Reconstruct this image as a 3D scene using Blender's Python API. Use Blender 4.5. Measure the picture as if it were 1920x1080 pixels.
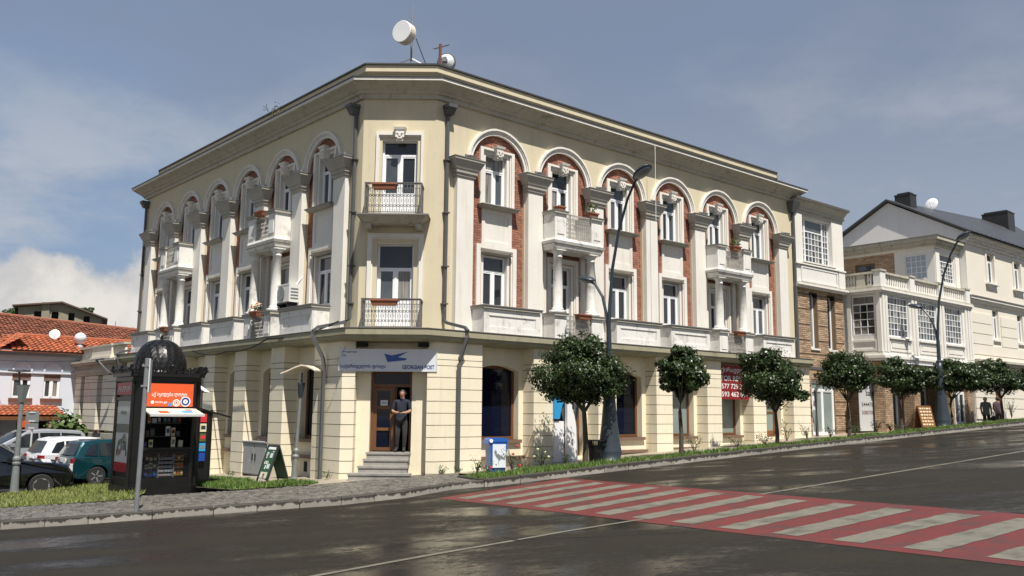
import bpy, math, random
import numpy as np
from mathutils import Matrix, Vector
random.seed(7); rng = np.random.default_rng(7)
for o in list(bpy.data.objects): bpy.data.objects.remove(o)
SC = bpy.context.scene; COL = SC.collection
rad = math.radians
# ------------------------------------------------------------------ camera
cam = bpy.data.cameras.new('camera'); CAM = bpy.data.objects.new('camera', cam); COL.objects.link(CAM)
cam.sensor_width = 36; cam.lens = 36*1650/1920; cam.clip_end = 4000; cam.clip_start = .1
th, ro = rad(7.925), .0084
c_, s_ = math.cos(ro), math.sin(ro)
CAM.matrix_world = Matrix(((c_, -s_, 0, 0), (-s_*math.sin(th), -c_*math.sin(th), -math.cos(th), 0),
                           (s_*math.cos(th), c_*math.cos(th), -math.sin(th), 1.87), (0, 0, 0, 1)))
SC.camera = CAM
# ------------------------------------------------------------------ world, sun, exposure
LD = Vector((-.21, .51, -1.0)).normalized()
sun_el = math.asin(-LD.z); sun_az = math.atan2(-LD.x, -LD.y)      # azimuth from +Y towards +X
W = bpy.data.worlds.new('World'); SC.world = W; W.use_nodes = True
nt = W.node_tree; N = nt.nodes; Lk = nt.links; N.clear()
def wn(t, **k):
    n = N.new(t)
    for a, b in k.items(): setattr(n, a, b)
    return n
def wmath(op, a, b=None, clamp=False):
    n = wn('ShaderNodeMath', operation=op, use_clamp=clamp)
    for i, v in enumerate((a, b)):
        if v is None: continue
        if isinstance(v, (int, float)): n.inputs[i].default_value = v
        else: Lk.new(v, n.inputs[i])
    return n.outputs[0]
def wmix(fac, a, b):
    n = wn('ShaderNodeMix', data_type='RGBA')
    for sock, v in ((n.inputs[0], fac), (n.inputs[6], a), (n.inputs[7], b)):
        if isinstance(v, (int, float)): sock.default_value = v
        elif isinstance(v, tuple): sock.default_value = (*v, 1)
        else: Lk.new(v, sock)
    return n.outputs[2]
def wramp(v, a, b):
    n = wn('ShaderNodeMapRange', interpolation_type='SMOOTHSTEP')
    Lk.new(v, n.inputs[0]); n.inputs[1].default_value = a; n.inputs[2].default_value = b
    return n.outputs[0]
sky = wn('ShaderNodeTexSky', sky_type='NISHITA', sun_disc=False, sun_elevation=sun_el, sun_rotation=sun_az, altitude=500, dust_density=1.5)
SKYS = .10
tc = wn('ShaderNodeTexCoord'); sep = wn('ShaderNodeSeparateXYZ'); Lk.new(tc.outputs['Generated'], sep.inputs[0])
el = wmath('MAXIMUM', sep.outputs[2], 0.0)
den = wmath('ADD', el, .22)
cmb = wn('ShaderNodeCombineXYZ'); Lk.new(wmath('DIVIDE', sep.outputs[0], den), cmb.inputs[0]); Lk.new(wmath('DIVIDE', sep.outputs[1], den), cmb.inputs[1])
def wnoise(vec, scale, detail=6, rough=.55, off=(0, 0, 0)):
    m = wn('ShaderNodeMapping'); Lk.new(vec, m.inputs[0]); m.inputs[1].default_value = off
    n = wn('ShaderNodeTexNoise'); Lk.new(m.outputs[0], n.inputs[0])
    n.inputs['Scale'].default_value = scale; n.inputs['Detail'].default_value = detail; n.inputs['Roughness'].default_value = rough
    return n.outputs[0]
veil = wnoise(cmb.outputs[0], .55, 5, .5, (3.1, .7, 0))
cum = wnoise(tc.outputs['Generated'], 5.5, 8, .58, (1.3, .2, .45))
shade = wnoise(tc.outputs['Generated'], 9, 6, .6, (4.3, 2.2, .1))
OX, OY_ = .4, 5.7
wisp = wnoise(cmb.outputs[0], 1.25, 9, .6, (OX, OY_, 0))
CK = 1/SKYS
g = lambda r, gg, b: (r*CK, gg*CK, b*CK)
base = wmix(.0, sky.outputs[0], sky.outputs[0])
blue = wmix(.8, sky.outputs[0], g(.150, .205, .300))               # thin haze over the blue
greyveil = wmix(wramp(el, .12, .42), g(.225, .262, .325), g(.140, .175, .250))
greyveil = wmix(wramp(el, .45, .95), greyveil, g(.085, .135, .265))
lay = wmix(wramp(veil, .30, .52), blue, greyveil)
lay = wmix(wmath('MULTIPLY', wramp(wisp, .46, .66), wmath('MULTIPLY', wramp(el, .46, .16), .8)), lay, g(.345, .36, .39))
# bank of cumulus low on the horizon
edge = wmath('ADD', wmath('MULTIPLY', el, -4.2), wmath('ADD', cum, .34))
cumc = wmix(wramp(shade, .36, .60), g(.37, .365, .37), g(.53, .51, .475))
lay = wmix(wramp(edge, .14, .23), lay, cumc)
bg = wn('ShaderNodeBackground'); Lk.new(lay, bg.inputs[0]); bg.inputs[1].default_value = SKYS
out = wn('ShaderNodeOutputWorld'); Lk.new(bg.outputs[0], out.inputs[0])
sl = bpy.data.lights.new('sun', 'SUN'); sl.energy = 4.6; sl.angle = rad(.53); sl.color = (1, .945, .86)
SUN = bpy.data.objects.new('sun', sl); COL.objects.link(SUN); SUN.location = (10, -20, 40)
SUN.rotation_euler = LD.to_track_quat('-Z', 'Y').to_euler()
SC.view_settings.view_transform = 'Standard'; SC.view_settings.look = 'None'
SC.view_settings.exposure = .62; SC.view_settings.gamma = 1; SC.view_settings.use_curve_mapping = False
SC.render.engine = 'CYCLES'; SC.render.resolution_x = 1024; SC.render.resolution_y = 576

# ------------------------------------------------------------------ materials
MATS = {}
def mat(name, c, rough=.75, c2=None, ns=6, amt=.5, bump=0, bs=40, metal=0, spec=.5, streak=0, sc=(.12, .11, .09), tint=0, stretch=(1, 1, 1), dirt=0, dc=(.1, .09, .07), emit=0, coat=0, dr=(.55, .70)):
    m = bpy.data.materials.new(name); m.use_nodes = True; MATS[name] = m
    t = m.node_tree; n = t.nodes; l = t.links; b = n['Principled BSDF']
    b.inputs['Roughness'].default_value = rough; b.inputs['Metallic'].default_value = metal
    b.inputs['Specular IOR Level'].default_value = spec; b.inputs['Base Color'].default_value = (*c, 1)
    b.inputs['Coat Weight'].default_value = coat; b.inputs['Coat Roughness'].default_value = .04
    m.diffuse_color = (*c, 1)
    geo = n.new('ShaderNodeNewGeometry'); pos = geo.outputs['Position']
    def noise(scale, det=5, st=(1, 1, 1), ro_=.55):
        mp = n.new('ShaderNodeMapping'); l.new(pos, mp.inputs[0]); mp.inputs[3].default_value = st
        q = n.new('ShaderNodeTexNoise'); l.new(mp.outputs[0], q.inputs[0]); q.inputs['Scale'].default_value = scale
        q.inputs['Detail'].default_value = det; q.inputs['Roughness'].default_value = ro_; return q.outputs[0]
    def ramp(v, a, b_):
        r = n.new('ShaderNodeMapRange'); l.new(v, r.inputs[0]); r.inputs[1].default_value = a; r.inputs[2].default_value = b_; return r.outputs[0]
    def mix(f, a, bb, mode='MIX'):
        x = n.new('ShaderNodeMix'); x.data_type = 'RGBA'; x.blend_type = mode
        for sk, v in ((x.inputs[0], f), (x.inputs[6], a), (x.inputs[7], bb)):
            if isinstance(v, (int, float)): sk.default_value = v
            elif isinstance(v, tuple): sk.default_value = (*v, 1)
            else: l.new(v, sk)
        return x.outputs[2]
    def mul(a, k):
        x = n.new('ShaderNodeMath'); x.operation = 'MULTIPLY'; l.new(a, x.inputs[0]); x.inputs[1].default_value = k; return x.outputs[0]
    colr = c
    if c2: colr = mix(ramp(noise(ns, 6, stretch), .5-amt*.5, .5+amt*.5), c, c2)
    if tint:
        a = n.new('ShaderNodeAttribute'); a.attribute_name = 'tint'
        colr = mix(tint, colr, a.outputs[0], 'MULTIPLY')
    if streak: colr = mix(mul(ramp(noise(1, 6, (5, 5, .45), .65), .52, .78), streak), colr, sc)
    if dirt: colr = mix(mul(ramp(noise(2.3, 9, (1, 1, 1), .72), dr[0], dr[1]), dirt), colr, dc)
    if not isinstance(colr, tuple): l.new(colr, b.inputs['Base Color'])
    if bump:
        bp = n.new('ShaderNodeBump'); bp.inputs['Strength'].default_value = bump; bp.inputs['Distance'].default_value = .02
        l.new(noise(bs, 4), bp.inputs['Height']); l.new(bp.outputs[0], b.inputs['Normal'])
    if emit:
        b.inputs['Emission Color'].default_value = (*c, 1); b.inputs['Emission Strength'].default_value = emit
    return m
mat('cream', (.62, .545, .385), .85, (.56, .50, .35), .6, .6, .15, 90, streak=.34, sc=(.36, .325, .25), dirt=.2, dc=(.36, .33, .28))
mat('cream_low', (.80, .735, .58), .85, (.74, .665, .49), .5, .6, .15, 90, streak=.3, sc=(.46, .41, .31), dirt=.22, dc=(.38, .35, .28))
mat('white', (.75, .73, .68), .8, (.68, .65, .58), 1.2, .6, .12, 60, streak=.4, sc=(.42, .39, .33), dirt=.15, dc=(.36, .33, .28))
mat('parapet_white', (.76, .75, .71), .8, (.68, .66, .62), 1.5, .6, .12, 60, streak=.5, sc=(.36, .33, .28), dirt=.6, dc=(.17, .155, .13), dr=(.54, .68))
mat('plaster_grey', (.50, .475, .40), .9, (.41, .385, .315), 1.5, .6, .25, 50, streak=.5, sc=(.17, .15, .12), dirt=.6, dc=(.09, .08, .06))
mat('cap_grey', (.42, .40, .355), .9, (.35, .33, .285), 2, .6, .2, 50, streak=.3, sc=(.25, .22, .18), dirt=.2)
mat('ledge', (.35, .33, .23), .9, (.27, .25, .17), 1.8, .6, .3, 40, streak=.45, sc=(.13, .11, .07), dirt=.6, dc=(.08, .065, .045))
mat('coping', (.13, .125, .12), .6, (.2, .19, .17), 3, .6, .1, 30)
mat('brick', (.35, .155, .105), .85, (.29, .125, .085), 3, .6, .1, 80, tint=1)
mat('mortar', (.33, .19, .14), .95, (.26, .14, .10), 8, .6)
mat('tanbrick', (.48, .345, .225), .85, (.36, .245, .155), 3, .6, .15, 60, tint=1)
mat('tanmortar', (.24, .16, .10), .95, (.18, .12, .08), 8, .6)
mat('upvc', (.80, .81, .82), .35)
mat('glass', (.018, .022, .028), .03, spec=.65)
mat('glass_curtain', (.055, .055, .052), .06, (.36, .345, .31), 9, .5, stretch=(3, 3, .12), spec=.65)
mat('glass_cloud_reflect', (.03, .037, .045), .04, (.10, .115, .13), .9, .6, spec=.7)  # reflected clouds painted into the pane colour as grey-blue noise
mat('glass_blue', (.004, .006, .018), .04, spec=.3)
mat('glass_pale', (.16, .20, .19), .12, (.28, .33, .31), 1.3, .7, spec=.6)
mat('curtain', (.45, .42, .36), .9, (.3, .27, .23), 14, .6, stretch=(4, 4, .2))
mat('wood', (.19, .08, .03), .45, (.11, .048, .02), 9, .6, stretch=(1, 1, .15))
mat('wood_grey', (.20, .13, .09), .6, (.14, .09, .06), 6, .6)
mat('pipe', (.075, .08, .085), .45, (.10, .10, .10), 4, .6)
mat('iron', (.09, .095, .10), .5, (.16, .15, .14), 12, .6)
mat('iron_pale', (.42, .40, .37), .7, (.28, .25, .22), 12, .6, dirt=.4)
mat('roof_metal', (.04, .042, .045), .5, (.06, .055, .05), 3, .6)
mat('black', (.012, .012, .012), .45, (.03, .03, .03), 8, .6)
mat('dark', (.006, .006, .007), .8)
mat('terracotta', (.30, .11, .06), .75, (.22, .08, .045), 8, .6)
mat('signwhite', (.66, .68, .72), .3, (.62, .64, .68), 3, .5)
mat('postblue', (.012, .06, .30), .3)
mat('textblue', (.015, .05, .20), .4)
mat('textblack', (.02, .02, .02), .5)
mat('textwhite', (.8, .8, .78), .5)
mat('stone', (.34, .32, .29), .7, (.22, .21, .19), 5, .6, .3, 60, dirt=.5, dc=(.1, .1, .09))
mat('concrete', (.38, .33, .25), .45, (.26, .23, .18), 2.5, .6, .2, 50, dirt=.4, dc=(.16, .14, .1))
mat('steel_grey', (.26, .27, .28), .5, (.20, .21, .22), 6, .5, metal=.3)
mat('lamp_blue', (.030, .042, .052), .4, (.022, .032, .042), 6, .5)
mat('lamp_grey', (.14, .16, .17), .5, (.2, .21, .2), 8, .6)
mat('panel_cream', (.66, .60, .48), .5)
mat('aluminium', (.62, .63, .64), .4, metal=.2)
mat('dishwhite', (.78, .78, .78), .4)
mat('far_roof', (.10, .065, .05), .8)
mat('rust', (.17, .06, .04), .8, (.1, .05, .04), 9, .6)
mat('cabinet', (.36, .37, .38), .6, (.29, .29, .29), 4, .6, streak=.4, sc=(.25, .18, .12))
mat('ac', (.66, .66, .62), .5)
mat('orange', (.72, .10, .025), .4)
mat('red', (.42, .02, .03), .4)
mat('kioskblack', (.007, .007, .0075), .35, (.013, .0125, .012), 5, .6, spec=.35)
mat('bin_blue', (.012, .10, .40), .35)
mat('bin_panel', (.66, .70, .75), .4)
mat('skyblue', (.03, .30, .62), .3)
mat('aboard', (.02, .085, .035), .5, (.03, .1, .045), 4, .5)
mat('chalkwood', (.30, .13, .03), .7, (.16, .06, .02), 11, .7)
mat('tile', (.42, .125, .05), .8, (.30, .085, .04), 4, .7, .2, 40, tint=1)
mat('oldtile', (.26, .085, .042), .9, (.13, .05, .032), 2.2, .8, .2, 40, tint=1, dirt=.35, dc=(.1, .06, .04))
mat('bluewhite', (.62, .66, .72), .85, (.58, .62, .68), .7, .6, streak=.12, sc=(.4, .42, .45))
mat('oldrender', (.27, .245, .185), .95, (.20, .18, .135), 1, .7)
mat('annex', (.74, .69, .58), .85, (.66, .61, .50), 1, .6, streak=.3, sc=(.28, .25, .2), dirt=.35, dc=(.2, .18, .14))
mat('offwhite', (.72, .71, .68), .8, (.66, .64, .60), 1, .6, streak=.2, sc=(.45, .43, .4), dirt=.12, dc=(.35, .33, .3))
mat('gable_cream', (.72, .68, .58), .85, (.66, .61, .52), .6, .6, streak=.1, sc=(.45, .42, .36))
mat('darkroof', (.035, .037, .04), .45, (.055, .055, .058), 2, .6)
mat('leaf', (.010, .024, .006), .38, (.040, .064, .013), 4, .7, spec=.4)
mat('leaf_far', (.025, .05, .015), .6, (.05, .08, .02), 2, .7)
mat('leaf_rose', (.04, .085, .02), .5, (.09, .12, .03), 12, .6)
mat('grass', (.05, .13, .018), .65, (.13, .17, .03), 1.2, .7)
mat('drygrass', (.12, .165, .035), .7, (.21, .215, .06), .9, .8)
mat('soil', (.07, .09, .03), .95, (.11, .12, .04), 3, .6)
mat('bark', (.10, .08, .06), .9, (.05, .04, .03), 14, .6, .4, 60)
mat('petal_red', (.60, .03, .04), .5)
mat('petal_cream', (.70, .62, .42), .5)
mat('petal_pink', (.62, .22, .18), .5)
mat('skin', (.40, .22, .15), .6)
mat('cloth_navy', (.012, .017, .032), .85)
mat('cloth_dark', (.022, .021, .022), .9, (.035, .033, .033), 9, .6)
mat('cloth_grey', (.16, .17, .155), .9)
mat('cloth_purple', (.075, .04, .07), .9, (.2, .15, .17), 14, .7)
mat('hair_dark', (.015, .012, .01), .6)
mat('hair_white', (.55, .50, .40), .7)
mat('car_black', (.004, .004, .005), .12, spec=.5, coat=1)
mat('car_teal', (.003, .048, .062), .25, (.003, .042, .055), 3, .5, metal=.35, coat=.7)
mat('car_white', (.66, .67, .69), .3, coat=.6)
mat('car_silver', (.36, .38, .41), .3, metal=.4, coat=.5)
mat('car_navy', (.010, .014, .03), .2, coat=1)
mat('trim', (.03, .03, .03), .6)
mat('tyre', (.018, .018, .018), .85)
mat('alloy', (.5, .5, .51), .4, metal=.2)
mat('tail', (.30, .008, .012), .25)
mat('headlamp', (.55, .57, .6), .1)
mat('carglass', (.012, .016, .020), .04, spec=.7)
mat('crossred', (.185, .028, .024), .5, (.115, .028, .026), 1.2, .8, .6, 160, dirt=.85, dc=(.055, .04, .035), spec=.3, dr=(.47, .66))
mat('crosswhite', (.215, .20, .155), .5, (.15, .14, .11), 1.6, .9, .6, 160, dirt=.85, dc=(.07, .065, .05), spec=.3, dr=(.48, .66))
mat('kerb', (.30, .28, .25), .8, (.22, .2, .17), 4, .6, .4, 50)
mat('cobble', (.105, .10, .088), .42, (.19, .175, .15), 3, .8, .4, 60, tint=1)
mat('joint', (.06, .062, .04), .85, (.10, .11, .05), 1.2, .7)
mat('earth', (.10, .09, .07), .95, (.07, .07, .05), .3, .6)
mat('snack_yellow', (.55, .33, .03), .5, (.4, .2, .03), 30, .6)
mat('darkred', (.22, .012, .018), .6)
mat('tile_cap', (.36, .10, .045), .8)
def clear(name):
    m = bpy.data.materials.new(name); m.use_nodes = True; MATS[name] = m; t = m.node_tree; n = t.nodes; b = n['Principled BSDF']
    b.inputs['Base Color'].default_value = (.02, .02, .02, 1); b.inputs['Roughness'].default_value = .02; b.inputs['Specular IOR Level'].default_value = .9
    tr = n.new('ShaderNodeBsdfTransparent'); mx = n.new('ShaderNodeMixShader'); mx.inputs[0].default_value = .22
    t.links.new(tr.outputs[0], mx.inputs[1]); t.links.new(b.outputs[0], mx.inputs[2]); t.links.new(mx.outputs[0], n['Material Output'].inputs['Surface'])
clear('glass_case')
def asphalt():
    m = mat('asphalt', (.05, .045, .038), .4, spec=.13); t = m.node_tree; n = t.nodes; l = t.links; b = n['Principled BSDF']
    geo = n.new('ShaderNodeNewGeometry')
    def noise(s, d, st=(1, 1, 1), r=.6):
        mp = n.new('ShaderNodeMapping'); l.new(geo.outputs['Position'], mp.inputs[0]); mp.inputs[3].default_value = st; mp.inputs[2].default_value = (0, 0, -.69)
        q = n.new('ShaderNodeTexNoise'); l.new(mp.outputs[0], q.inputs[0]); q.inputs['Scale'].default_value = s; q.inputs['Detail'].default_value = d; q.inputs['Roughness'].default_value = r
        return q.outputs[0]
    def rmp(v, a, b_, c, d):
        r = n.new('ShaderNodeMapRange'); l.new(v, r.inputs[0])
        for i, k in enumerate((a, b_, c, d)): r.inputs[i+1].default_value = k
        return r.outputs[0]
    big = noise(.42, 7, (.6, 1.35, 1)); fine = noise(130, 2); med = noise(9, 5)
    add = n.new('ShaderNodeMath'); add.operation = 'MULTIPLY_ADD'; l.new(med, add.inputs[0]); add.inputs[1].default_value = .22; l.new(big, add.inputs[2])
    l.new(rmp(add.outputs[0], .57, .72, .62, .12), b.inputs['Roughness'])
    rg = n.new('ShaderNodeMath'); rg.operation = 'MULTIPLY_ADD'; l.new(noise(38, 3), rg.inputs[0]); rg.inputs[1].default_value = .5; rs = b.inputs['Roughness'].links[0].from_socket; rb = n.new('ShaderNodeMath'); rb.operation = 'SUBTRACT'; l.new(rs, rb.inputs[0]); rb.inputs[1].default_value = .22; l.new(rb.outputs[0], rg.inputs[2]); rg.use_clamp = True; l.new(rg.outputs[0], b.inputs['Roughness'])
    mx = n.new('ShaderNodeMix'); mx.data_type = 'RGBA'; l.new(rmp(add.outputs[0], .5, .72, 0, 1), mx.inputs[0])
    mx.inputs[6].default_value = (.027, .0235, .0165, 1); mx.inputs[7].default_value = (.013, .0115, .009, 1)
    m2 = n.new('ShaderNodeMix'); m2.data_type = 'RGBA'; m2.blend_type = 'MULTIPLY'; m2.inputs[0].default_value = 1
    l.new(mx.outputs[2], m2.inputs[6]); q = n.new('ShaderNodeCombineColor'); v = rmp(fine, .3, .7, .6, 1.4)
    for i in range(3): l.new(v, q.inputs[i])
    l.new(q.outputs[0], m2.inputs[7]); l.new(m2.outputs[2], b.inputs['Base Color'])
    bp = n.new('ShaderNodeBump'); bp.inputs['Distance'].default_value = .012; l.new(rmp(add.outputs[0], .56, .72, .55, .10), bp.inputs['Strength'])
    l.new(fine, bp.inputs['Height']); l.new(bp.outputs[0], b.inputs['Normal'])
asphalt()

# ------------------------------------------------------------------ mesh builder
class MB:
    def __init__(s): s.v = []; s.f = []; s.m = []; s.t = []; s.k = 0; s.tint = 1.0
    def add(s, vs, fs, m=None):
        b = len(s.v); s.v.extend(vs)
        for f in fs: s.f.append([b+i for i in f]); s.m.append(s.k if m is None else m); s.t.append(s.tint)
        return s
    def quad(s, a, b, c, d, m=None): return s.add([a, b, c, d], [(0, 1, 2, 3)], m)
    def poly(s, pts, m=None): return s.add(list(pts), [tuple(range(len(pts)))], m)
    def box(s, x0, x1, y0, y1, z0, z1, m=None, M=None):
        vs = [(x, y, z) for z in (z0, z1) for y in (y0, y1) for x in (x0, x1)]
        if M is not None: vs = [tuple(M @ Vector(v)) for v in vs]
        return s.add(vs, [(0, 2, 3, 1), (4, 5, 7, 6), (0, 1, 5, 4), (2, 6, 7, 3), (0, 4, 6, 2), (1, 3, 7, 5)], m)
    def fr(s, a, b, m=None):
        """frustum against a wall: a,b = (halfwidth, y_front, z), back at y=0 side"""
        (h0, y0, z0), (h1, y1, z1) = a[:3], b[:3]; yb = a[3] if len(a) > 3 else 0
        vs = [(-h0, yb, z0), (h0, yb, z0), (h0, y0, z0), (-h0, y0, z0), (-h1, yb, z1), (h1, yb, z1), (h1, y1, z1), (-h1, y1, z1)]
        return s.add(vs, [(0, 1, 2, 3), (4, 7, 6, 5), (3, 2, 6, 7), (0, 3, 7, 4), (1, 5, 6, 2), (0, 4, 5, 1)], m)
    def prism(s, pts, z0, z1, m=None):
        n = len(pts); vs = [(x, y, z0) for x, y in pts]+[(x, y, z1) for x, y in pts]
        return s.add(vs, [tuple(range(n))[::-1], tuple(range(n, 2*n))]+[(i, (i+1) % n, n+(i+1) % n, n+i) for i in range(n)], m)
    def ext(s, pts, y0, y1, m=None, m2=None):
        """polygon in x,z extruded along y"""
        n = len(pts); vs = [(x, y0, z) for x, z in pts]+[(x, y1, z) for x, z in pts]
        s.add(vs[:], [tuple(range(n)), tuple(range(n, 2*n))[::-1]], m)
        return s.add(vs[:], [(i, n+i, n+(i+1) % n, (i+1) % n) for i in range(n)], m if m2 is None else m2)
    def lathe(s, prof, c=(0, 0, 0), n=12, m=None, M=None, a0=0, a1=2*math.pi):
        full = abs(a1-a0-2*math.pi) < 1e-6; k = n if full else n+1; vs = []
        for r, z in prof:
            for i in range(k):
                a = a0+(a1-a0)*i/n; p = Vector((r*math.cos(a), r*math.sin(a), z))
                if M is not None: p = M @ p
                vs.append((p.x+c[0], p.y+c[1], p.z+c[2]))
        fs = []
        for j in range(len(prof)-1):
            for i in range(n if not full else k):
                i2 = (i+1) % k
                if not full and i == n: continue
                fs.append((j*k+i, j*k+i2, (j+1)*k+i2, (j+1)*k+i))
        if full and prof[0][0] > 1e-4: fs.append(tuple(range(k))[::-1])
        if full and prof[-1][0] > 1e-4: fs.append(tuple((len(prof)-1)*k+i for i in range(k)))
        return s.add(vs, fs, m)
    def tube(s, pts, r, n=6, m=None, cap=True):
        pts = [Vector(p) for p in pts]; vs = []; N_ = len(pts)
        rs = r if isinstance(r, (list, tuple)) else [r]*N_
        up = Vector((0, 0, 1))
        for i, p in enumerate(pts):
            d = (pts[min(i+1, N_-1)]-pts[max(i-1, 0)]).normalized()
            a = d.cross(up)
            if a.length < .05: a = d.cross(Vector((1, 0, 0)))
            a.normalize(); b = a.cross(d).normalized()
            for j in range(n):
                t = 2*math.pi*j/n+math.pi/n; q = p+(a*math.cos(t)+b*math.sin(t))*rs[i]; vs.append(tuple(q))
        fs = [(i*n+j, i*n+(j+1) % n, (i+1)*n+(j+1) % n, (i+1)*n+j) for i in range(N_-1) for j in range(n)]
        if cap: fs += [tuple(range(n))[::-1], tuple((N_-1)*n+j for j in range(n))]
        return s.add(vs, fs, m)
    def ring(s, r0, r1, y0, y1, zc, n=20, a0=0, a1=math.pi, xc=0, m=None):
        """arched band in the facade plane"""
        vs = []
        for i in range(n+1):
            a = a0+(a1-a0)*i/n; c, q = math.cos(a), math.sin(a)
            vs += [(xc+r0*c, y0, zc+r0*q), (xc+r1*c, y0, zc+r1*q), (xc+r1*c, y1, zc+r1*q), (xc+r0*c, y1, zc+r0*q)]
        fs = []
        for i in range(n):
            for j in range(4): fs.append((4*i+j, 4*i+(j+1) % 4, 4*i+4+(j+1) % 4, 4*i+4+j))
        fs += [(0, 1, 2, 3), (4*n+3, 4*n+2, 4*n+1, 4*n)]
        return s.add(vs, fs, m)
    def grid(s, x0, x1, z0, z1, holes, y, m=None, depth=0, md=None):
        """wall rectangle with rectangular holes and reveals"""
        xs = sorted({x0, x1, *[h[0] for h in holes], *[h[1] for h in holes]}); zs = sorted({z0, z1, *[h[2] for h in holes], *[h[3] for h in holes]})
        xs = [x for x in xs if x0-1e-6 <= x <= x1+1e-6]; zs = [z for z in zs if z0-1e-6 <= z <= z1+1e-6]
        for a, b in zip(xs, xs[1:]):
            for c, d in zip(zs, zs[1:]):
                if any(h[0] < (a+b)/2 < h[1] and h[2] < (c+d)/2 < h[3] for h in holes): continue
                s.quad((a, y, c), (b, y, c), (b, y, d), (a, y, d), m)
        if depth:
            for h in holes:
                a, b, c, d = h[:4]; Y = y+depth; mm = m if md is None else md
                s.quad((a, y, c), (a, Y, c), (b, Y, c), (b, y, c), mm); s.quad((a, y, d), (b, y, d), (b, Y, d), (a, Y, d), mm)
                s.quad((a, y, c), (a, y, d), (a, Y, d), (a, Y, c), mm); s.quad((b, y, c), (b, Y, c), (b, Y, d), (b, y, d), mm)
        return s
    def frame(s, x0, x1, z0, z1, w, y0, y1, m=None, wb=None):
        wb = w if wb is None else wb
        s.box(x0, x0+w, y0, y1, z0, z1, m); s.box(x1-w, x1, y0, y1, z0, z1, m)
        s.box(x0+w, x1-w, y0+.002, y1, z1-w, z1, m)
        if wb: s.box(x0+w, x1-w, y0+.002, y1, z0, z0+wb, m)
        return s
    def archfill(s, x0, x1, zs, zt, y, depth, n=8, m=None):
        w = (x1-x0)/2; xc = (x0+x1)/2; h = zt-zs; R = (w*w+h*h)/(2*h); pts = []
        for i in range(n+1):
            x = x0+(x1-x0)*i/n; pts.append((x, zt-R+math.sqrt(max(R*R-(x-xc)**2, 0))))
        for (a, za), (b, zb) in zip(pts, pts[1:]):
            s.quad((a, y, za), (b, y, zb), (b, y, zt), (a, y, zt), m); s.quad((a, y, za), (a, y+depth, za), (b, y+depth, zb), (b, y, zb), m)
        return s
    def bricks(s, x0, x1, z0, z1, y, bw=.25, bh=.078, gap=.012, depth=.014, skip=None, rmin=.7, holes=()):
        nz = int(round((z1-z0)/bh)); bh = (z1-z0)/nz
        for j in range(nz):
            za = z0+j*bh+gap/2; zb = z0+(j+1)*bh-gap/2; x = x0-(bw/2 if j % 2 else 0)
            zm = (za+zb)/2; segs = [(x0, x1)]
            for h in holes:
                if h[2] < zm < h[3]: segs = [q for s0, s1 in segs for q in ((s0, min(s1, h[0])), (max(s0, h[1]), s1)) if q[1]-q[0] > .02]
            cells = []
            while x < x1:
                cells += [(max(x, s0), min(x+bw, s1)) for s0, s1 in segs if min(x+bw, s1)-max(x, s0) > .05]; x += bw
            for a, b in cells:
                a += gap/2; b -= gap/2
                if skip and skip((a+b)/2, (za+zb)/2, a, b): continue
                t = random.uniform(rmin, 1.15); s.tint = t; d = y-depth-random.random()*.004
                s.add([(a, d, za), (b, d, za), (b, d, zb), (a, d, zb), (a, y, za), (b, y, za), (b, y, zb), (a, y, zb)],
                      [(0, 1, 2, 3), (3, 2, 6, 7), (0, 4, 5, 1), (0, 3, 7, 4), (1, 5, 6, 2)])
        s.tint = 1.0; return s
    def mesh(s, name, mats, smooth=False, tint=False):
        me = bpy.data.meshes.new(name); me.from_pydata(s.v, [], s.f)
        for x in (mats if isinstance(mats, (list, tuple)) else [mats]): me.materials.append(MATS[x])
        if any(s.m): me.polygons.foreach_set('material_index', s.m)
        if smooth: me.polygons.foreach_set('use_smooth', [True]*len(me.polygons))
        if tint:
            a = me.color_attributes.new('tint', 'FLOAT_COLOR', 'CORNER'); arr = []
            for p, t in zip(me.polygons, s.t): arr += [t, t, t, 1]*p.loop_total
            a.data.foreach_set('color', arr)
        me.update(); return me
WM = {}
I4 = Matrix.Identity(4)
T = Matrix.Translation
def RZ(a): return Matrix.Rotation(a, 4, 'Z')
def reg(o, M, par):
    COL.objects.link(o)
    if par is not None: o.parent = par; o.matrix_basis = WM[par.name].inverted() @ M
    else: o.matrix_basis = M
    WM[o.name] = M; return o
def tag(o, label=None, cat=None, group=None, kind=None):
    for k, v in (('label', label), ('category', cat), ('group', group), ('kind', kind)):
        if v: o[k] = v
    return o
def thing(name, label, cat, M=I4, group=None):
    return tag(reg(bpy.data.objects.new(name, None), M, None), label, cat, group)
def O(name, mb, mats=None, par=None, M=None, smooth=False, kind=None, label=None, cat=None, group=None, tint=False):
    me = mb if isinstance(mb, bpy.types.Mesh) else mb.mesh(name, mats, smooth, tint)
    if M is None:                                            # mesh made in world metres: give it an origin of its own
        co = np.empty(len(me.vertices)*3, 'f'); me.vertices.foreach_get('co', co); co = co.reshape(-1, 3)
        c = Vector(((co[:, 0].min()+co[:, 0].max())/2, (co[:, 1].min()+co[:, 1].max())/2, co[:, 2].min()))
        me.transform(T(-c)); M = T(c)
    return tag(reg(bpy.data.objects.new(name, me), M, par), label, cat, group, kind)
def copy_thing(o, M, label=None):
    c = o.copy(); COL.objects.link(c); c.matrix_basis = M; WM[c.name] = M
    if label: c['label'] = label
    def kids(src, dst):
        for ch in list(src.children):
            k = ch.copy(); COL.objects.link(k); k.parent = dst; k.matrix_basis = ch.matrix_basis.copy(); kids(ch, k)
    kids(o, c); return c
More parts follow.
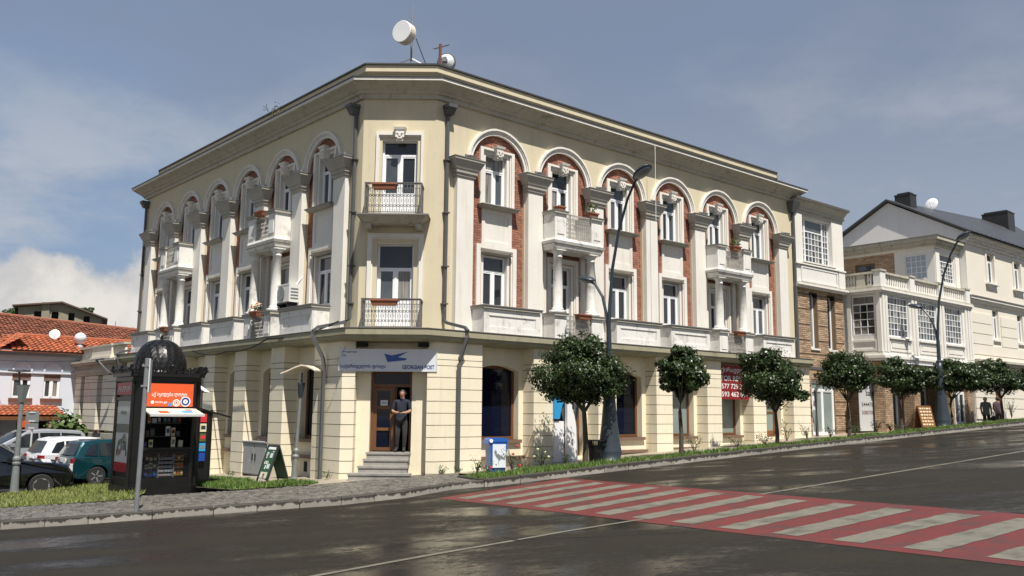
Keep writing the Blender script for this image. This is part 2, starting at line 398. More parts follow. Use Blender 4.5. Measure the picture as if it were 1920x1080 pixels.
def text(name, body, M, h, m, par, width=None, italic=0, bold=0, y=-.004):
    """flat lettering on a facade plane: x right, z up, lower left at the origin of M"""
    cu = bpy.data.curves.new(name, 'FONT'); cu.body = body; cu.size = 1; cu.shear = italic; cu.offset = bold; cu.resolution_u = 3
    to = bpy.data.objects.new(name, cu); COL.objects.link(to); bpy.context.view_layer.update()
    me = bpy.data.meshes.new_from_object(to.evaluated_get(bpy.context.evaluated_depsgraph_get()))
    bpy.data.objects.remove(to); bpy.data.curves.remove(cu); me.name = name
    co = np.array([v.co for v in me.vertices]); 
    if len(co) == 0: return None
    x0, x1 = co[:, 0].min(), co[:, 0].max(); z0, z1 = co[:, 1].min(), co[:, 1].max()
    k = h/(z1-z0); kx = k if width is None else width/(x1-x0)
    for v in me.vertices: v.co = ((v.co.x-x0)*kx, y, (v.co.y-z0)*k)
    me.materials.clear(); me.materials.append(MATS[m]); me.update()
    return O(name, me, par=par, M=M)
# ------------------------------------------------------------------ site geometry
R0 = Vector((-2.29, 25.2)); L0 = Vector((-4.44, 25.2))
dR = Vector((.75900, .65109)); dL = Vector((-.66990, .74245)); nR = Vector((.65109, -.75900)); nL = Vector((-.74245, -.66990))
FR = Matrix(((dR.x, -nR.x, 0, R0.x), (dR.y, -nR.y, 0, R0.y), (0, 0, 1, 0), (0, 0, 0, 1)))      # x along the street, y into the house
FL = Matrix(((-dL.x, -nL.x, 0, L0.x), (-dL.y, -nL.y, 0, L0.y), (0, 0, 1, 0), (0, 0, 0, 1)))    # x towards the corner
FC = T((-3.365, 25.2, 0))
def rp(s, o): p = R0+dR*s+nR*o; return (p.x, p.y)
def lp(s, o): p = L0+dL*s+nL*o; return (p.x, p.y)
def G(x, y): return .34+.0575*x-.0046*y
def g3(x, y, d=0): return (x, y, G(x, y)+d)
def cornL(o): return (-4.44-.444*o, 25.2-o)
def cornR(o): return (-2.29+.370*o, 25.2-o)
LEND, REND = 17.6, 19.0
def plan(o, eL=LEND, eR=REND, ext=True, ex=0):
    e = ex if o > .3 else 0; a, b = cornL(o), cornR(o)
    return [lp(eL+(o if ext else 0), o), (a[0]+.902*e, a[1]-e), (b[0]-1.166*e, b[1]-e), rp(eR+(o if ext else 0), o)]
def sweep(prof, eL=LEND, eR=REND, ext=True, cap=True, ex=0):
    mb = MB(); rows = [[(x, y, z) for x, y in plan(o, eL, eR, ext, ex)] for o, z in prof]
    for a, b in zip(rows, rows[1:]):
        for i in range(3): mb.quad(a[i], a[i+1], b[i+1], b[i])
    if cap:
        mb.poly([r[0] for r in rows]); mb.poly([r[3] for r in rows][::-1])
        if ext:
            for k in (0, 3):
                q = lp(LEND-.3, 0) if k == 0 else rp(REND-.3, 0)
                for a, b in zip(rows, rows[1:]):
                    fx = (-nL if k == 0 else -nR); d = Vector((fx.x, fx.y, 0))*(1.2)
                    mb.quad(a[k], b[k], tuple(Vector(b[k])+d), tuple(Vector(a[k])+d))
    return mb
# ------------------------------------------------------------------ ground
def sheet(name, pts, d, m, kind='structure'):
    mb = MB(); mb.poly([g3(x, y, d) for x, y in pts]); return O(name, mb, m, kind=kind)
KL = [(-60, 13.2), (-9.54, 16.93), (-8.0, 17.15), (-5.87, 17.86), (-3.45, 18.42), (-2.23, 19.35), (-1.36, 20.9), (-.60, 21.28)]       # left kerb foot
PR = [(-.53, 21.2), (1.79, 23.35), (5.44, 26.6), (9.82, 30.33), (15.65, 35.1), (23.91, 41.6), (40, 54.2), (70, 78)]                    # right kerb foot
mb = MB()
gx = [-900, -300, -90, -45, -20, 0, 20, 45, 80, 300, 900]; gy = [-400, -60, -20, 10, 40, 90, 300, 1800]
zz = lambda x, y: G(max(-60, min(70, x)), max(-20, min(100, y)))-.30
for i in range(len(gx)-1):
    for j in range(len(gy)-1):
        q = [(gx[i], gy[j]), (gx[i+1], gy[j]), (gx[i+1], gy[j+1]), (gx[i], gy[j+1])]
        mb.poly([(x, y, zz(x, y)) for x, y in q])
O('ground', mb, 'earth', kind='structure')
road = sheet('road', [(-60, -20), (75, -20), (75, 84), (70, 80)]+PR[:-1][::-1]+[(-.9, 21.5)]+KL[::-1][1:]+[(-60, 15)], -.13, 'asphalt')
cob_poly = [(-60, 13.2)]+KL[1:]+[(-1.35, 23.2), (-1.5, 24.8), (-2.74, 24.75), (-3.65, 23.95), (-4.38, 23.3), (-5.06, 22.85), (-6.83, 22.3), (-9.0, 22.05), (-8.77, 21.0), (-10.17, 20.7), (-11.54, 20.4), (-16, 19.8), (-60, 17)]
pave = sheet('pavement', [(x, y+(.15 if i and i < len(KL) else 0)) for i, (x, y) in enumerate(cob_poly)], -.03, 'joint')
# cobbles: setts laid in rows; the nearest 300 are single parts, the rest one mesh
def inside(p, poly):
    x, y = p; r = False; n = len(poly)
    for i in range(n):
        (x1, y1), (x2, y2) = poly[i], poly[(i+1) % n]
        if (y1 > y) != (y2 > y) and x < (x2-x1)*(y-y1)/(y2-y1)+x1: r = not r
    return r
kpoly = [(x, y+(.28 if 0 < i < len(KL) else 0)) for i, (x, y) in enumerate(cob_poly)]
SB = MB(); near = []
ca, sa = math.cos(.24), math.sin(.24)
for i in range(-115, 90):
    for j in range(-10, 75):
        u = i*.145+(j % 2)*.07+random.uniform(-.012, .012); v = j*.118+random.uniform(-.008, .008)
        x = -6+u*ca-v*sa; y = 18.2+u*sa+v*ca
        if not (-22 < x < 0) or not inside((x, y), kpoly): continue
        near.append((y, x))
near.sort()
def cobble_mb(mb, x, y, wz):
    w, h = random.uniform(.056, .067), random.uniform(.044, .053); z = random.uniform(.0, .014); vs = []
    for k, q in ((1, -.04), (.86, z)):
        for a, b in ((-1, -1), (1, -1), (1, 1), (-1, 1)):
            px = a*w*k*random.uniform(.9, 1.05); py = b*h*k*random.uniform(.9, 1.05); X = px*ca-py*sa; Y = px*sa+py*ca
            vs.append((x+X, y+Y, (G(x+X, y+Y) if wz else .0575*X)+q))
    mb.tint = random.uniform(.55, 1.35); mb.add(vs, [(4, 5, 6, 7), (0, 1, 5, 4), (1, 2, 6, 5), (2, 3, 7, 6), (3, 0, 4, 7)]); mb.tint = 1
vis = [(y, x) for y, x in near if -9.6 < x < -2.0]
first = set(vis[:300]); protos = []
for k in range(10):
    q = MB(); cobble_mb(q, 0, 0, False); protos.append(q.mesh('cobblestone', 'cobble', tint=True))
for y, x in near:
    if (y, x) in first: O('cobblestone', random.choice(protos), par=pave, M=T(g3(x, y)))
    else: cobble_mb(SB, x, y, True)
O('cobblestones', SB, 'cobble', par=pave, kind='stuff', tint=True)
sheet('footpath', [(-1.5, 24.8), (-2.74, 24.75), (-3.65, 23.95), (-4.38, 23.3), (-5.06, 22.85), lp(2.5, 2.2), lp(4, 1.6), lp(9, 1.5), lp(9, -.2), cornL(-.2), cornR(-.2), rp(.3, -.2), rp(.3, 1.1)], .006, 'concrete')
# footway along the right-hand houses (sinks a little below the kerb further up)
mb = MB(); ss = [.3, 3, 7, 12, 18, 24, 28, 34, 44, 60]
def wz(s, o):
    x, y = rp(s, o); t = max(0, min(1, (s-22)/9)); return (x, y, G(x, y)-.42*t*t*(3-2*t)+.004)
for a, b in zip(ss, ss[1:]): mb.quad(wz(a, 3.0), wz(b, 3.0), wz(b, -2), wz(a, -2))
O('footway', mb, 'concrete', kind='structure')
from mathutils import noise as mnoise
# grass verges
def blades(name, pts, n, h, m, base, w=.014):
    poly = pts; xs = [p[0] for p in poly]; ys = [p[1] for p in poly]; vs = []; fs = []; k = 0
    while k < n:
        x, y = random.uniform(min(xs), max(xs)), random.uniform(min(ys), max(ys))
        if not inside((x, y), poly): continue
        cl = mnoise.noise((x*1.3, y*1.3, 7.1))+.5*mnoise.noise((x*4, y*4, 1.7))
        if cl < random.uniform(-.55, .15): continue
        a = random.uniform(0, 6.28); hh = h*random.uniform(.4, 1.3)*(1+.7*cl); ww = w*random.uniform(.7, 1.4); lx, ly = random.gauss(0, .4)*hh, random.gauss(0, .4)*hh; z = G(x, y)+base
        c, q = math.cos(a)*ww, math.sin(a)*ww
        vs += [(x-c, y-q, z), (x+c, y+q, z), (x+lx, y+ly, z+hh)]; fs.append((3*k, 3*k+1, 3*k+2)); k += 1
    mb = MB(); mb.add(vs, fs); return O(name, mb, m, kind='stuff')
gl = [(-9.1, 22.0), (-8.77, 21.05), (-10.17, 20.75), (-11.54, 20.45), (-16, 19.9), (-24, 19.2), (-24, 23.2), (-14.3, 24.9), (-12.6, 27.6), (-10.9, 26.4), (-10.2, 24.9), (-9.4, 23.3)]
sheet('verge', gl, .012, 'soil'); blades('grass', gl, 26000, .085, 'drygrass', .01)
gl2 = [(-8.1, 24.0), (-6.9, 22.5), (-5.1, 23.0), (-5.0, 23.5), lp(1.2, 2.3), lp(3.5, 1.7), lp(8.2, 1.6), (-10.6, 28.3), (-9.4, 26.2)]
sheet('verge', gl2, .014, 'soil'); blades('grass', gl2, 16000, .10, 'grass', .01)
def off(pts, d):                                                     # shift the kerb polyline towards the houses
    return [(x-dR.y*d, y+dR.x*d) for x, y in pts]
PRb = off(PR, .16); PRc = off(PR, 1.15)
PRc[0] = (-1.3, 22.98); PRc[1] = (.95, 24.75)
gr = PRb[:-1]+PRc[:-1][::-1]
sheet('verge', gr, .03, 'soil'); blades('grass', gr, 26000, .10, 'grass', .03)
mb = MB()
for a, b in zip(PRc, PRc[1:]): mb.quad(g3(*a, .03), g3(*b, .03), g3(*b, -.6), g3(*a, -.6))
O('verge_edge', mb, 'kerb', kind='structure')
# kerbs, stone by stone
def kerb(name, pts, h, w, ln, maxn=300, label=None):
    root = tag(reg(bpy.data.objects.new(name, None), T(g3(*pts[1])), None), None, None, None, 'structure')
    cnt = 0
    for (a, b) in zip(pts, pts[1:]):
        a, b = Vector(a), Vector(b); L = (b-a).length; n = max(1, round(L/ln)); d = (b-a)/L; q = Vector((-d.y, d.x))
        for i in range(n):
            p0 = a+d*(L*i/n+.008); p1 = a+d*(L*(i+1)/n-.008); j = random.uniform(-.012, .012); t = random.uniform(-.008, .01)
            mb = MB(); c = [p0+q*j, p1+q*j, p1+q*(j+w), p0+q*(j+w)]; z = lambda v, e: (v.x, v.y, G(v.x, v.y)+e)
            bev = .018
            ci = [p0+d*.006+q*(j+bev), p1-d*.006+q*(j+bev), p1-d*.006+q*(j+w), p0+d*.006+q*(j+w)]
            vs = [z(v, -.16) for v in c]+[z(v, h-bev+t) for v in c]+[z(v, h+t) for v in ci]
            fs = [(4*k+i2, 4*k+(i2+1) % 4, 4*k+4+(i2+1) % 4, 4*k+4+i2) for k in (0, 1) for i2 in range(4)]+[(8, 9, 10, 11)]
            mb.tint = random.uniform(.75, 1.2); mb.add(vs, fs); O('kerb_stone', mb, 'kerbstone', par=root, tint=True); cnt += 1
    return root
def kerbmat():
    m = mat('kerbstone', (.33, .31, .27), .75, (.25, .23, .2), 5, .6, .4, 60, tint=1); t = m.node_tree; n = t.nodes; l = t.links; b = n['Principled BSDF']
    # wet ragged stain running down from the top edge
    geo = n.new('ShaderNodeNewGeometry'); sp = n.new('ShaderNodeSeparateXYZ'); l.new(geo.outputs['Position'], sp.inputs[0])
    def mth(op, a, b_):
        q = n.new('ShaderNodeMath'); q.operation = op
        for i, v in enumerate((a, b_)):
            if isinstance(v, (int, float)): q.inputs[i].default_value = v
            else: l.new(v, q.inputs[i])
        return q.outputs[0]
    h = mth('SUBTRACT', sp.outputs[2], mth('ADD', .34, mth('SUBTRACT', mth('MULTIPLY', sp.outputs[0], .0575), mth('MULTIPLY', sp.outputs[1], .0046))))
    mp = n.new('ShaderNodeMapping'); l.new(geo.outputs['Position'], mp.inputs[0]); mp.inputs[3].default_value = (4, 4, .3)
    nz = n.new('ShaderNodeTexNoise'); l.new(mp.outputs[0], nz.inputs[0]); nz.inputs['Scale'].default_value = 1.6; nz.inputs['Detail'].default_value = 5; nz.inputs['Roughness'].default_value = .7
    v = mth('ADD', h, mth('MULTIPLY', nz.outputs[0], .30)); r = n.new('ShaderNodeMapRange'); l.new(v, r.inputs[0]); r.inputs[1].default_value = .105; r.inputs[2].default_value = .118
    old = b.inputs['Base Color'].links[0].from_socket; mx = n.new('ShaderNodeMix'); mx.data_type = 'RGBA'; l.new(r.outputs[0], mx.inputs[0]); l.new(old, mx.inputs[6]); mx.inputs[7].default_value = (.045, .04, .032, 1)
    l.new(mx.outputs[2], b.inputs['Base Color'])
kerbmat()
kerb('kerb', KL, .02, .26, .95)
kerb('planter_kerb', PR[:-1], .05, .17, 1.05)
kerb('planter_kerb', [(-1.36, 22.98), (-.6, 21.2)], .055, .17, .9)
# markings
cr = [(-1.52, 18.85), (5.65, 7.3), (7.75, 10.35), (1.40, 22.65)]
cw = sheet('crosswalk', cr, -.126, 'crossred')
for i in range(13):
    a = Vector((-1.10+.490*i, 18.62-.79*i)); f = Vector((1.72+.461*i, 21.40-.925*i)); st = Vector((.49, -.79))*.47; st2 = Vector((.461, -.925))*.45
    if i > 10: f = Vector((1.72+.461*i, 21.40-.925*i+.1*(i-10)))
    mb = MB(); c0, c1, c2, c3 = a, a+st, f, f-st2; K = 16; lo = [c1+(c2-c1)*(k/K)+Vector((random.gauss(0, .012), random.gauss(0, .012))) for k in range(K+1)]; hi = [c0+(c3-c0)*(k/K)+Vector((random.gauss(0, .012), random.gauss(0, .012))) for k in range(K+1)]
    for k in range(K): mb.quad(g3(*lo[k], -.122), g3(*lo[k+1], -.122), g3(*hi[k+1], -.122), g3(*hi[k], -.122))
    O('stripe', mb, 'crosswhite', par=cw)
def line(pts, w):
    mb = MB()
    for a, b in zip(pts, pts[1:]):
        a, b = Vector(a), Vector(b); d = (b-a).normalized(); q = Vector((-d.y, d.x))*w/2
        mb.poly([g3(*p, -.1255) for p in (a-q, b-q, b+q, a+q)])
    return O('lane_line', mb, 'crosswhite', kind='structure')
line([(-4.2, 8.3), (-2.15, 10.07), (-1.02, 11.12), (.05, 12.03)], .10); line([(.10, 12.09), (.85, 12.74), (2.0, 13.62)], .09); line([(4.55, 16.36), (13.86, 24.12), (40, 46)], .12)
# car park
sheet('car_park', [(-24, 23.3), (-14.3, 25.0), (-12.6, 27.7), lp(9, 1.7), lp(9, .3), lp(28, .3), (-27, 46), (-60, 44), (-60, 20)], -.02, 'asphalt')

def seam(pts, w=.025):
    mb = MB()
    for a, b in zip(pts, pts[1:]):
        a, b = Vector(a), Vector(b); d = (b-a).normalized(); q = Vector((-d.y, d.x))*w/2
        mb.poly([g3(*p, -.127) for p in (a-q, b-q*random.uniform(.6, 1.4), b+q, a+q)])
    O('road_seam', mb, 'dark', kind='structure')
def wig(a, b, n, j): return [(a[0]+(b[0]-a[0])*i/n+random.uniform(-j, j), a[1]+(b[1]-a[1])*i/n+random.uniform(-j, j)) for i in range(n+1)]
seam(wig((.12, 12.05), (1.35, 12.0), 7, .03)); seam(wig((1.35, 12.0), (3.4, 11.9), 8, .04), .015); seam(wig((-2.6, 11.4), (.8, 13.9), 12, .03), .018)
# ------------------------------------------------------------------ the corner building
CB = thing('corner_building', 'three storey cream corner building with red brick arches and white pilasters', 'building', T((-3.3, 25.2, 0)))
PRT, PLT = 2.836, 2.61
rbay = [(FR, 2.42+PRT*i, i) for i in range(6)]; lbay = [(FL, -(2.255+PLT*i), i) for i in range(6)]
ZL, ZS, ZT = 4.1, 9.34, 11.1
def part(name, mb, m, M=None, par=None, **k): return O(name, mb, m, par or CB, M, **k)
# upper walls with arches
def archwall(P, r, n):
    mb = MB(); na = 20
    for i in range(n):
        c = i*P
        for sx in (-1, 1):
            a, b = c+sx*P/2, c+sx*r
            mb.quad((min(a, b), 0, ZL), (max(a, b), 0, ZL), (max(a, b), 0, ZT), (min(a, b), 0, ZT))
            mb.quad((b, 0, ZL), (b, .16, ZL), (b, .16, ZS), (b, 0, ZS))
        for k in range(na):
            t0, t1 = math.pi*k/na, math.pi*(k+1)/na
            p, q = (c+r*math.cos(t0), ZS+r*math.sin(t0)), (c+r*math.cos(t1), ZS+r*math.sin(t1))
            mb.quad((p[0], 0, p[1]), (p[0], 0, ZT), (q[0], 0, ZT), (q[0], 0, q[1]))
            mb.quad((p[0], 0, p[1]), (q[0], 0, q[1]), (q[0], .16, q[1]), (p[0], .16, p[1]))
    return mb
mb = archwall(PRT, 1.09, 6); e0, e1 = -PRT/2, PRT*5.5
mb.quad((-2.42, 0, ZL), (e0, 0, ZL), (e0, 0, ZT), (-2.42, 0, ZT)); mb.quad((e1, 0, ZL), (REND-2.42, 0, ZL), (REND-2.42, 0, ZT), (e1, 0, ZT))
part('upper_wall', mb, 'cream', FR @ T((2.42, 0, 0)))
mb = archwall(PLT, .99, 6); xl = -(2.255+PLT*5); e0, e1 = -PLT/2, PLT*5.5
mb.quad((-LEND-xl, 0, ZL), (e0, 0, ZL), (e0, 0, ZT), (-LEND-xl, 0, ZT)); mb.quad((e1, 0, ZL), (-xl, 0, ZL), (-xl, 0, ZT), (e1, 0, ZT))
mb.quad((-LEND-xl, 0, -1), (-LEND-xl, 9, -1), (-LEND-xl, 9, ZT), (-LEND-xl, 0, ZT))
part('upper_wall', mb, 'cream', FL @ T((xl, 0, 0)))
mb = MB(); holes = [(-.50, .55, 7.45, 9.78), (-.56, .50, 4.25, 6.66)]
mb.grid(-1.075, 1.075, ZL, ZT, holes, 0, depth=.28, md=1); part('upper_wall', mb, ['cream', 'white'], FC)
# parts shared by the bays
def window_parts(w, z0, z1, y, tr=.30, kind='casement', fm='upvc', gm='glass', fw=.055):
    """frame mesh and pane meshes"""
    f = MB(); f.frame(-w/2, w/2, z0, z1, fw, y-.03, y+.04); zt = z1-(z1-z0)*tr if tr else z1-fw/2; P = []
    if tr:
        f.box(-w/2+fw, w/2-fw, y-.035, y+.04, zt-fw/2, zt+fw/2)
        P.append((-w/2+fw, w/2-fw, zt+fw/2, z1-fw))
    if kind == 'casement':
        f.box(-.035, .035, y-.045, y+.04, z0+fw, zt-fw/2)
        for a, b in ((-w/2+fw, -.035), (.035, w/2-fw)):
            f.frame(a, b, z0+fw, zt-fw/2, .045, y-.028, y+.03); P.append((a+.045, b-.045, z0+fw+.045, zt-fw/2-.045))
    elif kind == 'single': P.append((-w/2+fw, w/2-fw, z0+fw, zt-fw/2))
    elif isinstance(kind, tuple):                                  # nx, nz small panes
        nx, nz = kind; bw = .028; X0, X1, Z0, Z1 = -w/2+fw, w/2-fw, z0+fw, zt-fw/2
        for i in range(1, nx): x = X0+(X1-X0)*i/nx; f.box(x-bw/2, x+bw/2, y-.02, y+.03, Z0, Z1)
        for j in range(1, nz): z = Z0+(Z1-Z0)*j/nz; f.box(X0, X1, y-.022, y+.03, z-bw/2, z+bw/2)
        for i in range(nx):
            for j in range(nz): P.append((X0+(X1-X0)*i/nx+bw/2, X0+(X1-X0)*(i+1)/nx-bw/2, Z0+(Z1-Z0)*j/nz+bw/2, Z0+(Z1-Z0)*(j+1)/nz-bw/2))
    vr = ['glass', 'glass', 'glass_cloud_reflect', 'glass_cloud_reflect', 'glass_curtain'] if gm == 'glass' else [gm]
    panes = []
    for a, b, c, d in P: q = MB().box(a, b, y+.004, y+.014, c, d); panes.append([q.mesh('pane', x) for x in vr])
    return f.mesh('window', fm), panes
def put_window(par, M, wp, name='window'):
    w = O(name, wp[0], par=par, M=M)
    for p in wp[1]: O('pane', random.choice(p), par=w, M=M)
    return w
def surround(w, z0, z1, ow, ot, bottom=False):
    """moulded frame round an opening w wide from z0 to z1; ow side width, ot top height"""
    m = MB(); h = w/2
    for s in (-1, 1):
        for a, b, y in ((h, h+ow*.42, .035), (h+ow*.42, h+ow*.55, -.005), (h+ow*.55, h+ow, -.05)):
            m.box(min(s*a, s*b), max(s*a, s*b), y, .34, z0, z1+(ot*.45 if a == h else ot*.6 if y > -.04 else ot))
    m.box(-h, h, .036, .34, z1, z1+ot*.45); m.box(-h-ow*.42, h+ow*.42, -.004, .30, z1+ot*.45, z1+ot*.6); m.box(-h-ow*.55, h+ow*.55, -.049, .30, z1+ot*.6, z1+ot-.001)
    return m
sU = surround(.86, 8.15, 9.80, .26, .17).mesh('window_surround', 'white'); sUb = surround(.86, 7.35, 9.80, .26, .17).mesh('window_surround', 'white')
sL = surround(.94, 4.98, 6.60, .33, .30).mesh('window_surround', 'white'); sLb = surround(.90, 4.3, 6.55, .26, .28).mesh('window_surround', 'white')
wU = window_parts(.86, 8.17, 9.80, .27); wUb = window_parts(.86, 7.4, 9.80, .27, .24); wL = window_parts(.94, 5.0, 6.60, .27); wLb = window_parts(.90, 4.3, 6.55, .27, .26)
k = MB(); k.fr((.10, -.12, 9.66, .1), (.14, -.15, 9.99, .1)); k.fr((.17, -.17, 9.99, .1), (.19, -.19, 10.06, .1)); k.box(-.07, .07, -.155, -.1, 9.72, 9.78); k.box(-.03, .03, -.175, -.1, 9.79, 9.87)
for s in (-1, 1): k.box(s*.07-.035, s*.07+.035, -.168, -.1, 9.87, 9.92); k.box(s*.10-.03, s*.10+.03, -.16, -.1, 9.76, 9.84)
KEY = k.mesh('keystone', 'white')
m = MB(); m.fr((.70, -.12, 8.03, .16), (.76, -.19, 8.10, .16)); m.k = 1; m.box(-.78, .78, -.21, .16, 8.10, 8.125); SILL = m.mesh('sill', ['cap_grey', 'coping'])
m = MB(); m.box(-.60, .60, .07, .16, 6.905, 8.03); m.frame(-.60, .60, 6.905, 8.03, .11, .035, .07); m.frame(-.49, .49, 7.015, 7.92, .03, .05, .07); PANEL = m.mesh('apron_panel', 'white')
m = MB(); m.fr((.53, .02, 6.60, .2), (.60, -.05, 6.66, .2)); HEADM = m.mesh('window_head', 'cap_grey')
# pilaster and capital
m = MB(); m.box(-.31, .31, -.18, .0, ZL, 8.78); PIL = m.mesh('pilaster', 'white')
m = MB()
for a, b in (((.32, -.19, 8.76), (.36, -.22, 8.80)), ((.36, -.22, 8.80), (.37, -.23, 8.89)), ((.40, -.26, 8.89), (.41, -.27, 9.00)), ((.43, -.29, 9.00), (.46, -.31, 9.05)), ((.46, -.31, 9.05), (.56, -.40, 9.25)), ((.575, -.415, 9.25), (.58, -.42, 9.315))): m.fr(a, b)
m.k = 1; m.box(-.595, .595, -.435, 0, 9.315, 9.34); CAP = m.mesh('capital', ['cap_grey', 'coping'])
for F, xs in ((FR, [1.0+PRT*i for i in range(7)]), (FL, [-(.95+PLT*i) for i in range(7)])):
    for x in xs:
        M = F @ T((x, 0, 0)); p = O('pilaster', PIL, par=CB, M=M); O('capital', CAP, par=p, M=M)
def archmould(r0, r1):
    m = MB(); w = r1-r0; m.ring(r0-.02, r0+w*.4, -.035, .06, ZS); m.ring(r0+w*.4, r0+w*.65, -.065, 0, ZS); m.ring(r0+w*.65, r1, -.10, 0, ZS); return m.mesh('arch_moulding', 'white', False)
AR, AL = archmould(1.09, 1.27), archmould(.99, 1.17)
BY = .10
def brickbay(r, balc):
    m = MB(); hz = [(-.70, .70, 8.03, 9.98), (-.62, .62, 6.9, 8.05), (-.80, .80, 4.1, 6.92)] if not balc else [(-.70, .70, 7.3, 9.98), (-.75, .75, 4.1, 6.9)]
    def skip(x, z, a, b):
        if z > ZS and math.hypot(x, z-ZS) > r+.12: return True
        return False
    m.bricks(-r-.02, r+.02, 4.1, ZS+r, BY, skip=skip, holes=[(h[0]+.06, h[1]-.06, h[2], h[3]) for h in hz]); return m
def backbay(r, balc):
    m = MB(); holes = [(-.53, .53, 8.12, 9.88), (-.57, .57, 4.9, 6.72)] if not balc else [(-.53, .53, 7.25, 9.88), (-.55, .55, 4.1, 6.65)]
    return m.grid(-r-.05, r+.05, ZL, ZS+r+.02, holes, BY+.005).mesh('brick_backing', 'mortar')
BK = {(s, b): (brickbay(r, b).mesh('brickwork', 'brick', tint=True), backbay(r, b)) for s, r in (('R', 1.09), ('L', .99)) for b in (0, 1)}
# parapets and balconies
PY = -.72
def parapet(hw, z0=4.1, z1=4.93):
    m = MB(); m.box(-hw, hw, PY, 0, z0, z1-.10); m.frame(-hw+.0, hw-.0, z0+.02, z1-.12, .18, PY-.03, PY+.01); m.frame(-hw+.20, hw-.20, z0+.16, z1-.22, .03, PY-.012, PY+.01)
    m.k = 1; m.box(-hw-.05, hw+.05, PY-.09, .0, z1-.10, z1-.03); m.k = 2; m.box(-hw-.07, hw+.07, PY-.115, .0, z1-.03, z1); return m
mats_p = ['parapet_white', 'cap_grey', 'coping']
PARR, PARL = parapet(1.11).mesh('parapet', mats_p), parapet(.98).mesh('parapet', mats_p)
def post_pair(hw, pw, z0, z1, yb=0):
    m = MB()
    for s in (-1, 1):
        a, b = sorted((s*hw, s*(hw-pw))); m.k = 0; m.box(a, b, PY, yb, z0, z1-.10); m.box(a+.10, b-.10, PY-.02, PY, z0+.12, z1-.24)
        m.k = 1; m.box(a-.05, b+.05, PY-.06, yb, z1-.10, z1-.03); m.k = 2; m.box(a-.06, b+.06, PY-.075, yb, z1-.03, z1)
    return m
def lattice(x0, x1, z0, z1, y, r=.010, step=.085):
    m = MB(); m.box(x0, x1, y-.015, y+.015, z1-.035, z1); m.box(x0, x1, y-.012, y+.012, z0, z0+.025); m.box(x0, x1, y-.008, y+.008, z1-.15, z1-.135)
    n = max(2, int((x1-x0)/step)); h = z1-.15-z0
    for i in range(n+1):
        x = x0+(x1-x0)*i/n; m.box(x-r*.8, x+r*.8, y-r, y+r, z0, z1)
        if i < n:
            xc = x+(x1-x0)/n/2; w = (x1-x0)/n*.42
            for q in (.28, .70): m.ring(w*.62, w, y-.007, y+.007, z0+h*q, 7, 0, 2*math.pi, xc)
            m.box(xc-.008, xc+.008, y-.006, y+.006, z0+h*.84, z0+h); m.box(xc-.007, xc+.007, y-.006, y+.006, z0+h*.42, z0+h*.56); m.box(xc-.007, xc+.007, y-.006, y+.006, z0, z0+h*.14)
    return m
def col_mesh():
    m = MB(); m.box(-.20, .20, -.20, .20, 4.93, 5.03)
    m.lathe([(.19, 5.03), (.195, 5.07), (.165, 5.11), (.155, 5.14), (.158, 5.7), (.135, 6.72), (.15, 6.73), (.15, 6.76), (.135, 6.78), (.14, 6.85), (.19, 6.90), (.19, 6.93)], n=18); m.box(-.20, .20, -.20, .20, 6.93, 6.96); return m.mesh('column', 'parapet_white')
COLM = col_mesh()
for me in (COLM,): me.polygons.foreach_set('use_smooth', [p.area < .12 and abs(p.normal.z) < .7 for p in me.polygons])
def balcony(hw):
    m = MB(); m.fr((hw-.02, PY+.1, 6.96), (hw+.02, PY+.04, 7.02)); m.fr((hw+.0, PY+.02, 7.02), (hw+.04, PY-.02, 7.15)); m.fr((hw+.05, PY-.04, 7.15), (hw+.09, PY-.07, 7.24)); m.fr((hw+.02, PY-.02, 7.24), (hw, PY, 7.34))
    m.k = 3; m.fr((hw+.045, PY-.03, 7.13), (hw+.055, PY-.035, 7.152)); return m
for F, bays, P, par_m, hw, ar, S in ((FR, rbay, PRT, PARR, 1.08, AR, 'R'), (FL, lbay, PLT, PARL, .95, AL, 'L')):
    for _, x, i in bays:
        M = F @ T((x, 0, 0)); b = 1 if i in (1, 4) else 0
        O('arch_moulding', ar, par=CB, M=M); O('brick_backing', BK[S, b][1], par=CB, M=M); O('brickwork', BK[S, b][0], par=CB, M=M, kind='stuff')
        s = O('window_surround', sUb if b else sU, par=CB, M=M @ T((0, .075, 0))); O('keystone', KEY, par=s, M=M @ T((0, .06, 0)))
        O('window_surround', sLb if b else sL, par=CB, M=M @ T((0, .075, 0)))
        put_window(CB, M, wUb if b else wU); put_window(CB, M, wLb if b else wL)
        if not b:
            O('sill', SILL, par=CB, M=M); O('apron_panel', PANEL, par=CB, M=M); O('window_head', HEADM, par=CB, M=M); O('parapet', par_m, par=CB, M=M)
        else:
            bal = O('balcony', balcony(hw), mats_p+['ledge'], CB, M)
            O('parapet_posts', post_pair(hw, .50, 7.34, 8.22), mats_p, bal, M); O('railing', lattice(-hw+.50, hw-.50, 7.38, 8.17, PY+.06), 'iron_pale', bal, M)
            for sx in (-1, 1): O('column', COLM, par=bal, M=M @ T((sx*.75, -.50, 0)))
            for sx in (-1, 1): O('half_pilaster', MB().box(sx*.90-.10, sx*.90+.10, -.02, .155, 4.1, 6.96), 'white', bal, M)
            low = O('balcony_parapet', post_pair(hw, .50, 4.1, 4.93), mats_p, CB, M); O('railing', lattice(-hw+.50, hw-.50, 4.16, 4.88, PY+.06), 'iron_pale', low, M)
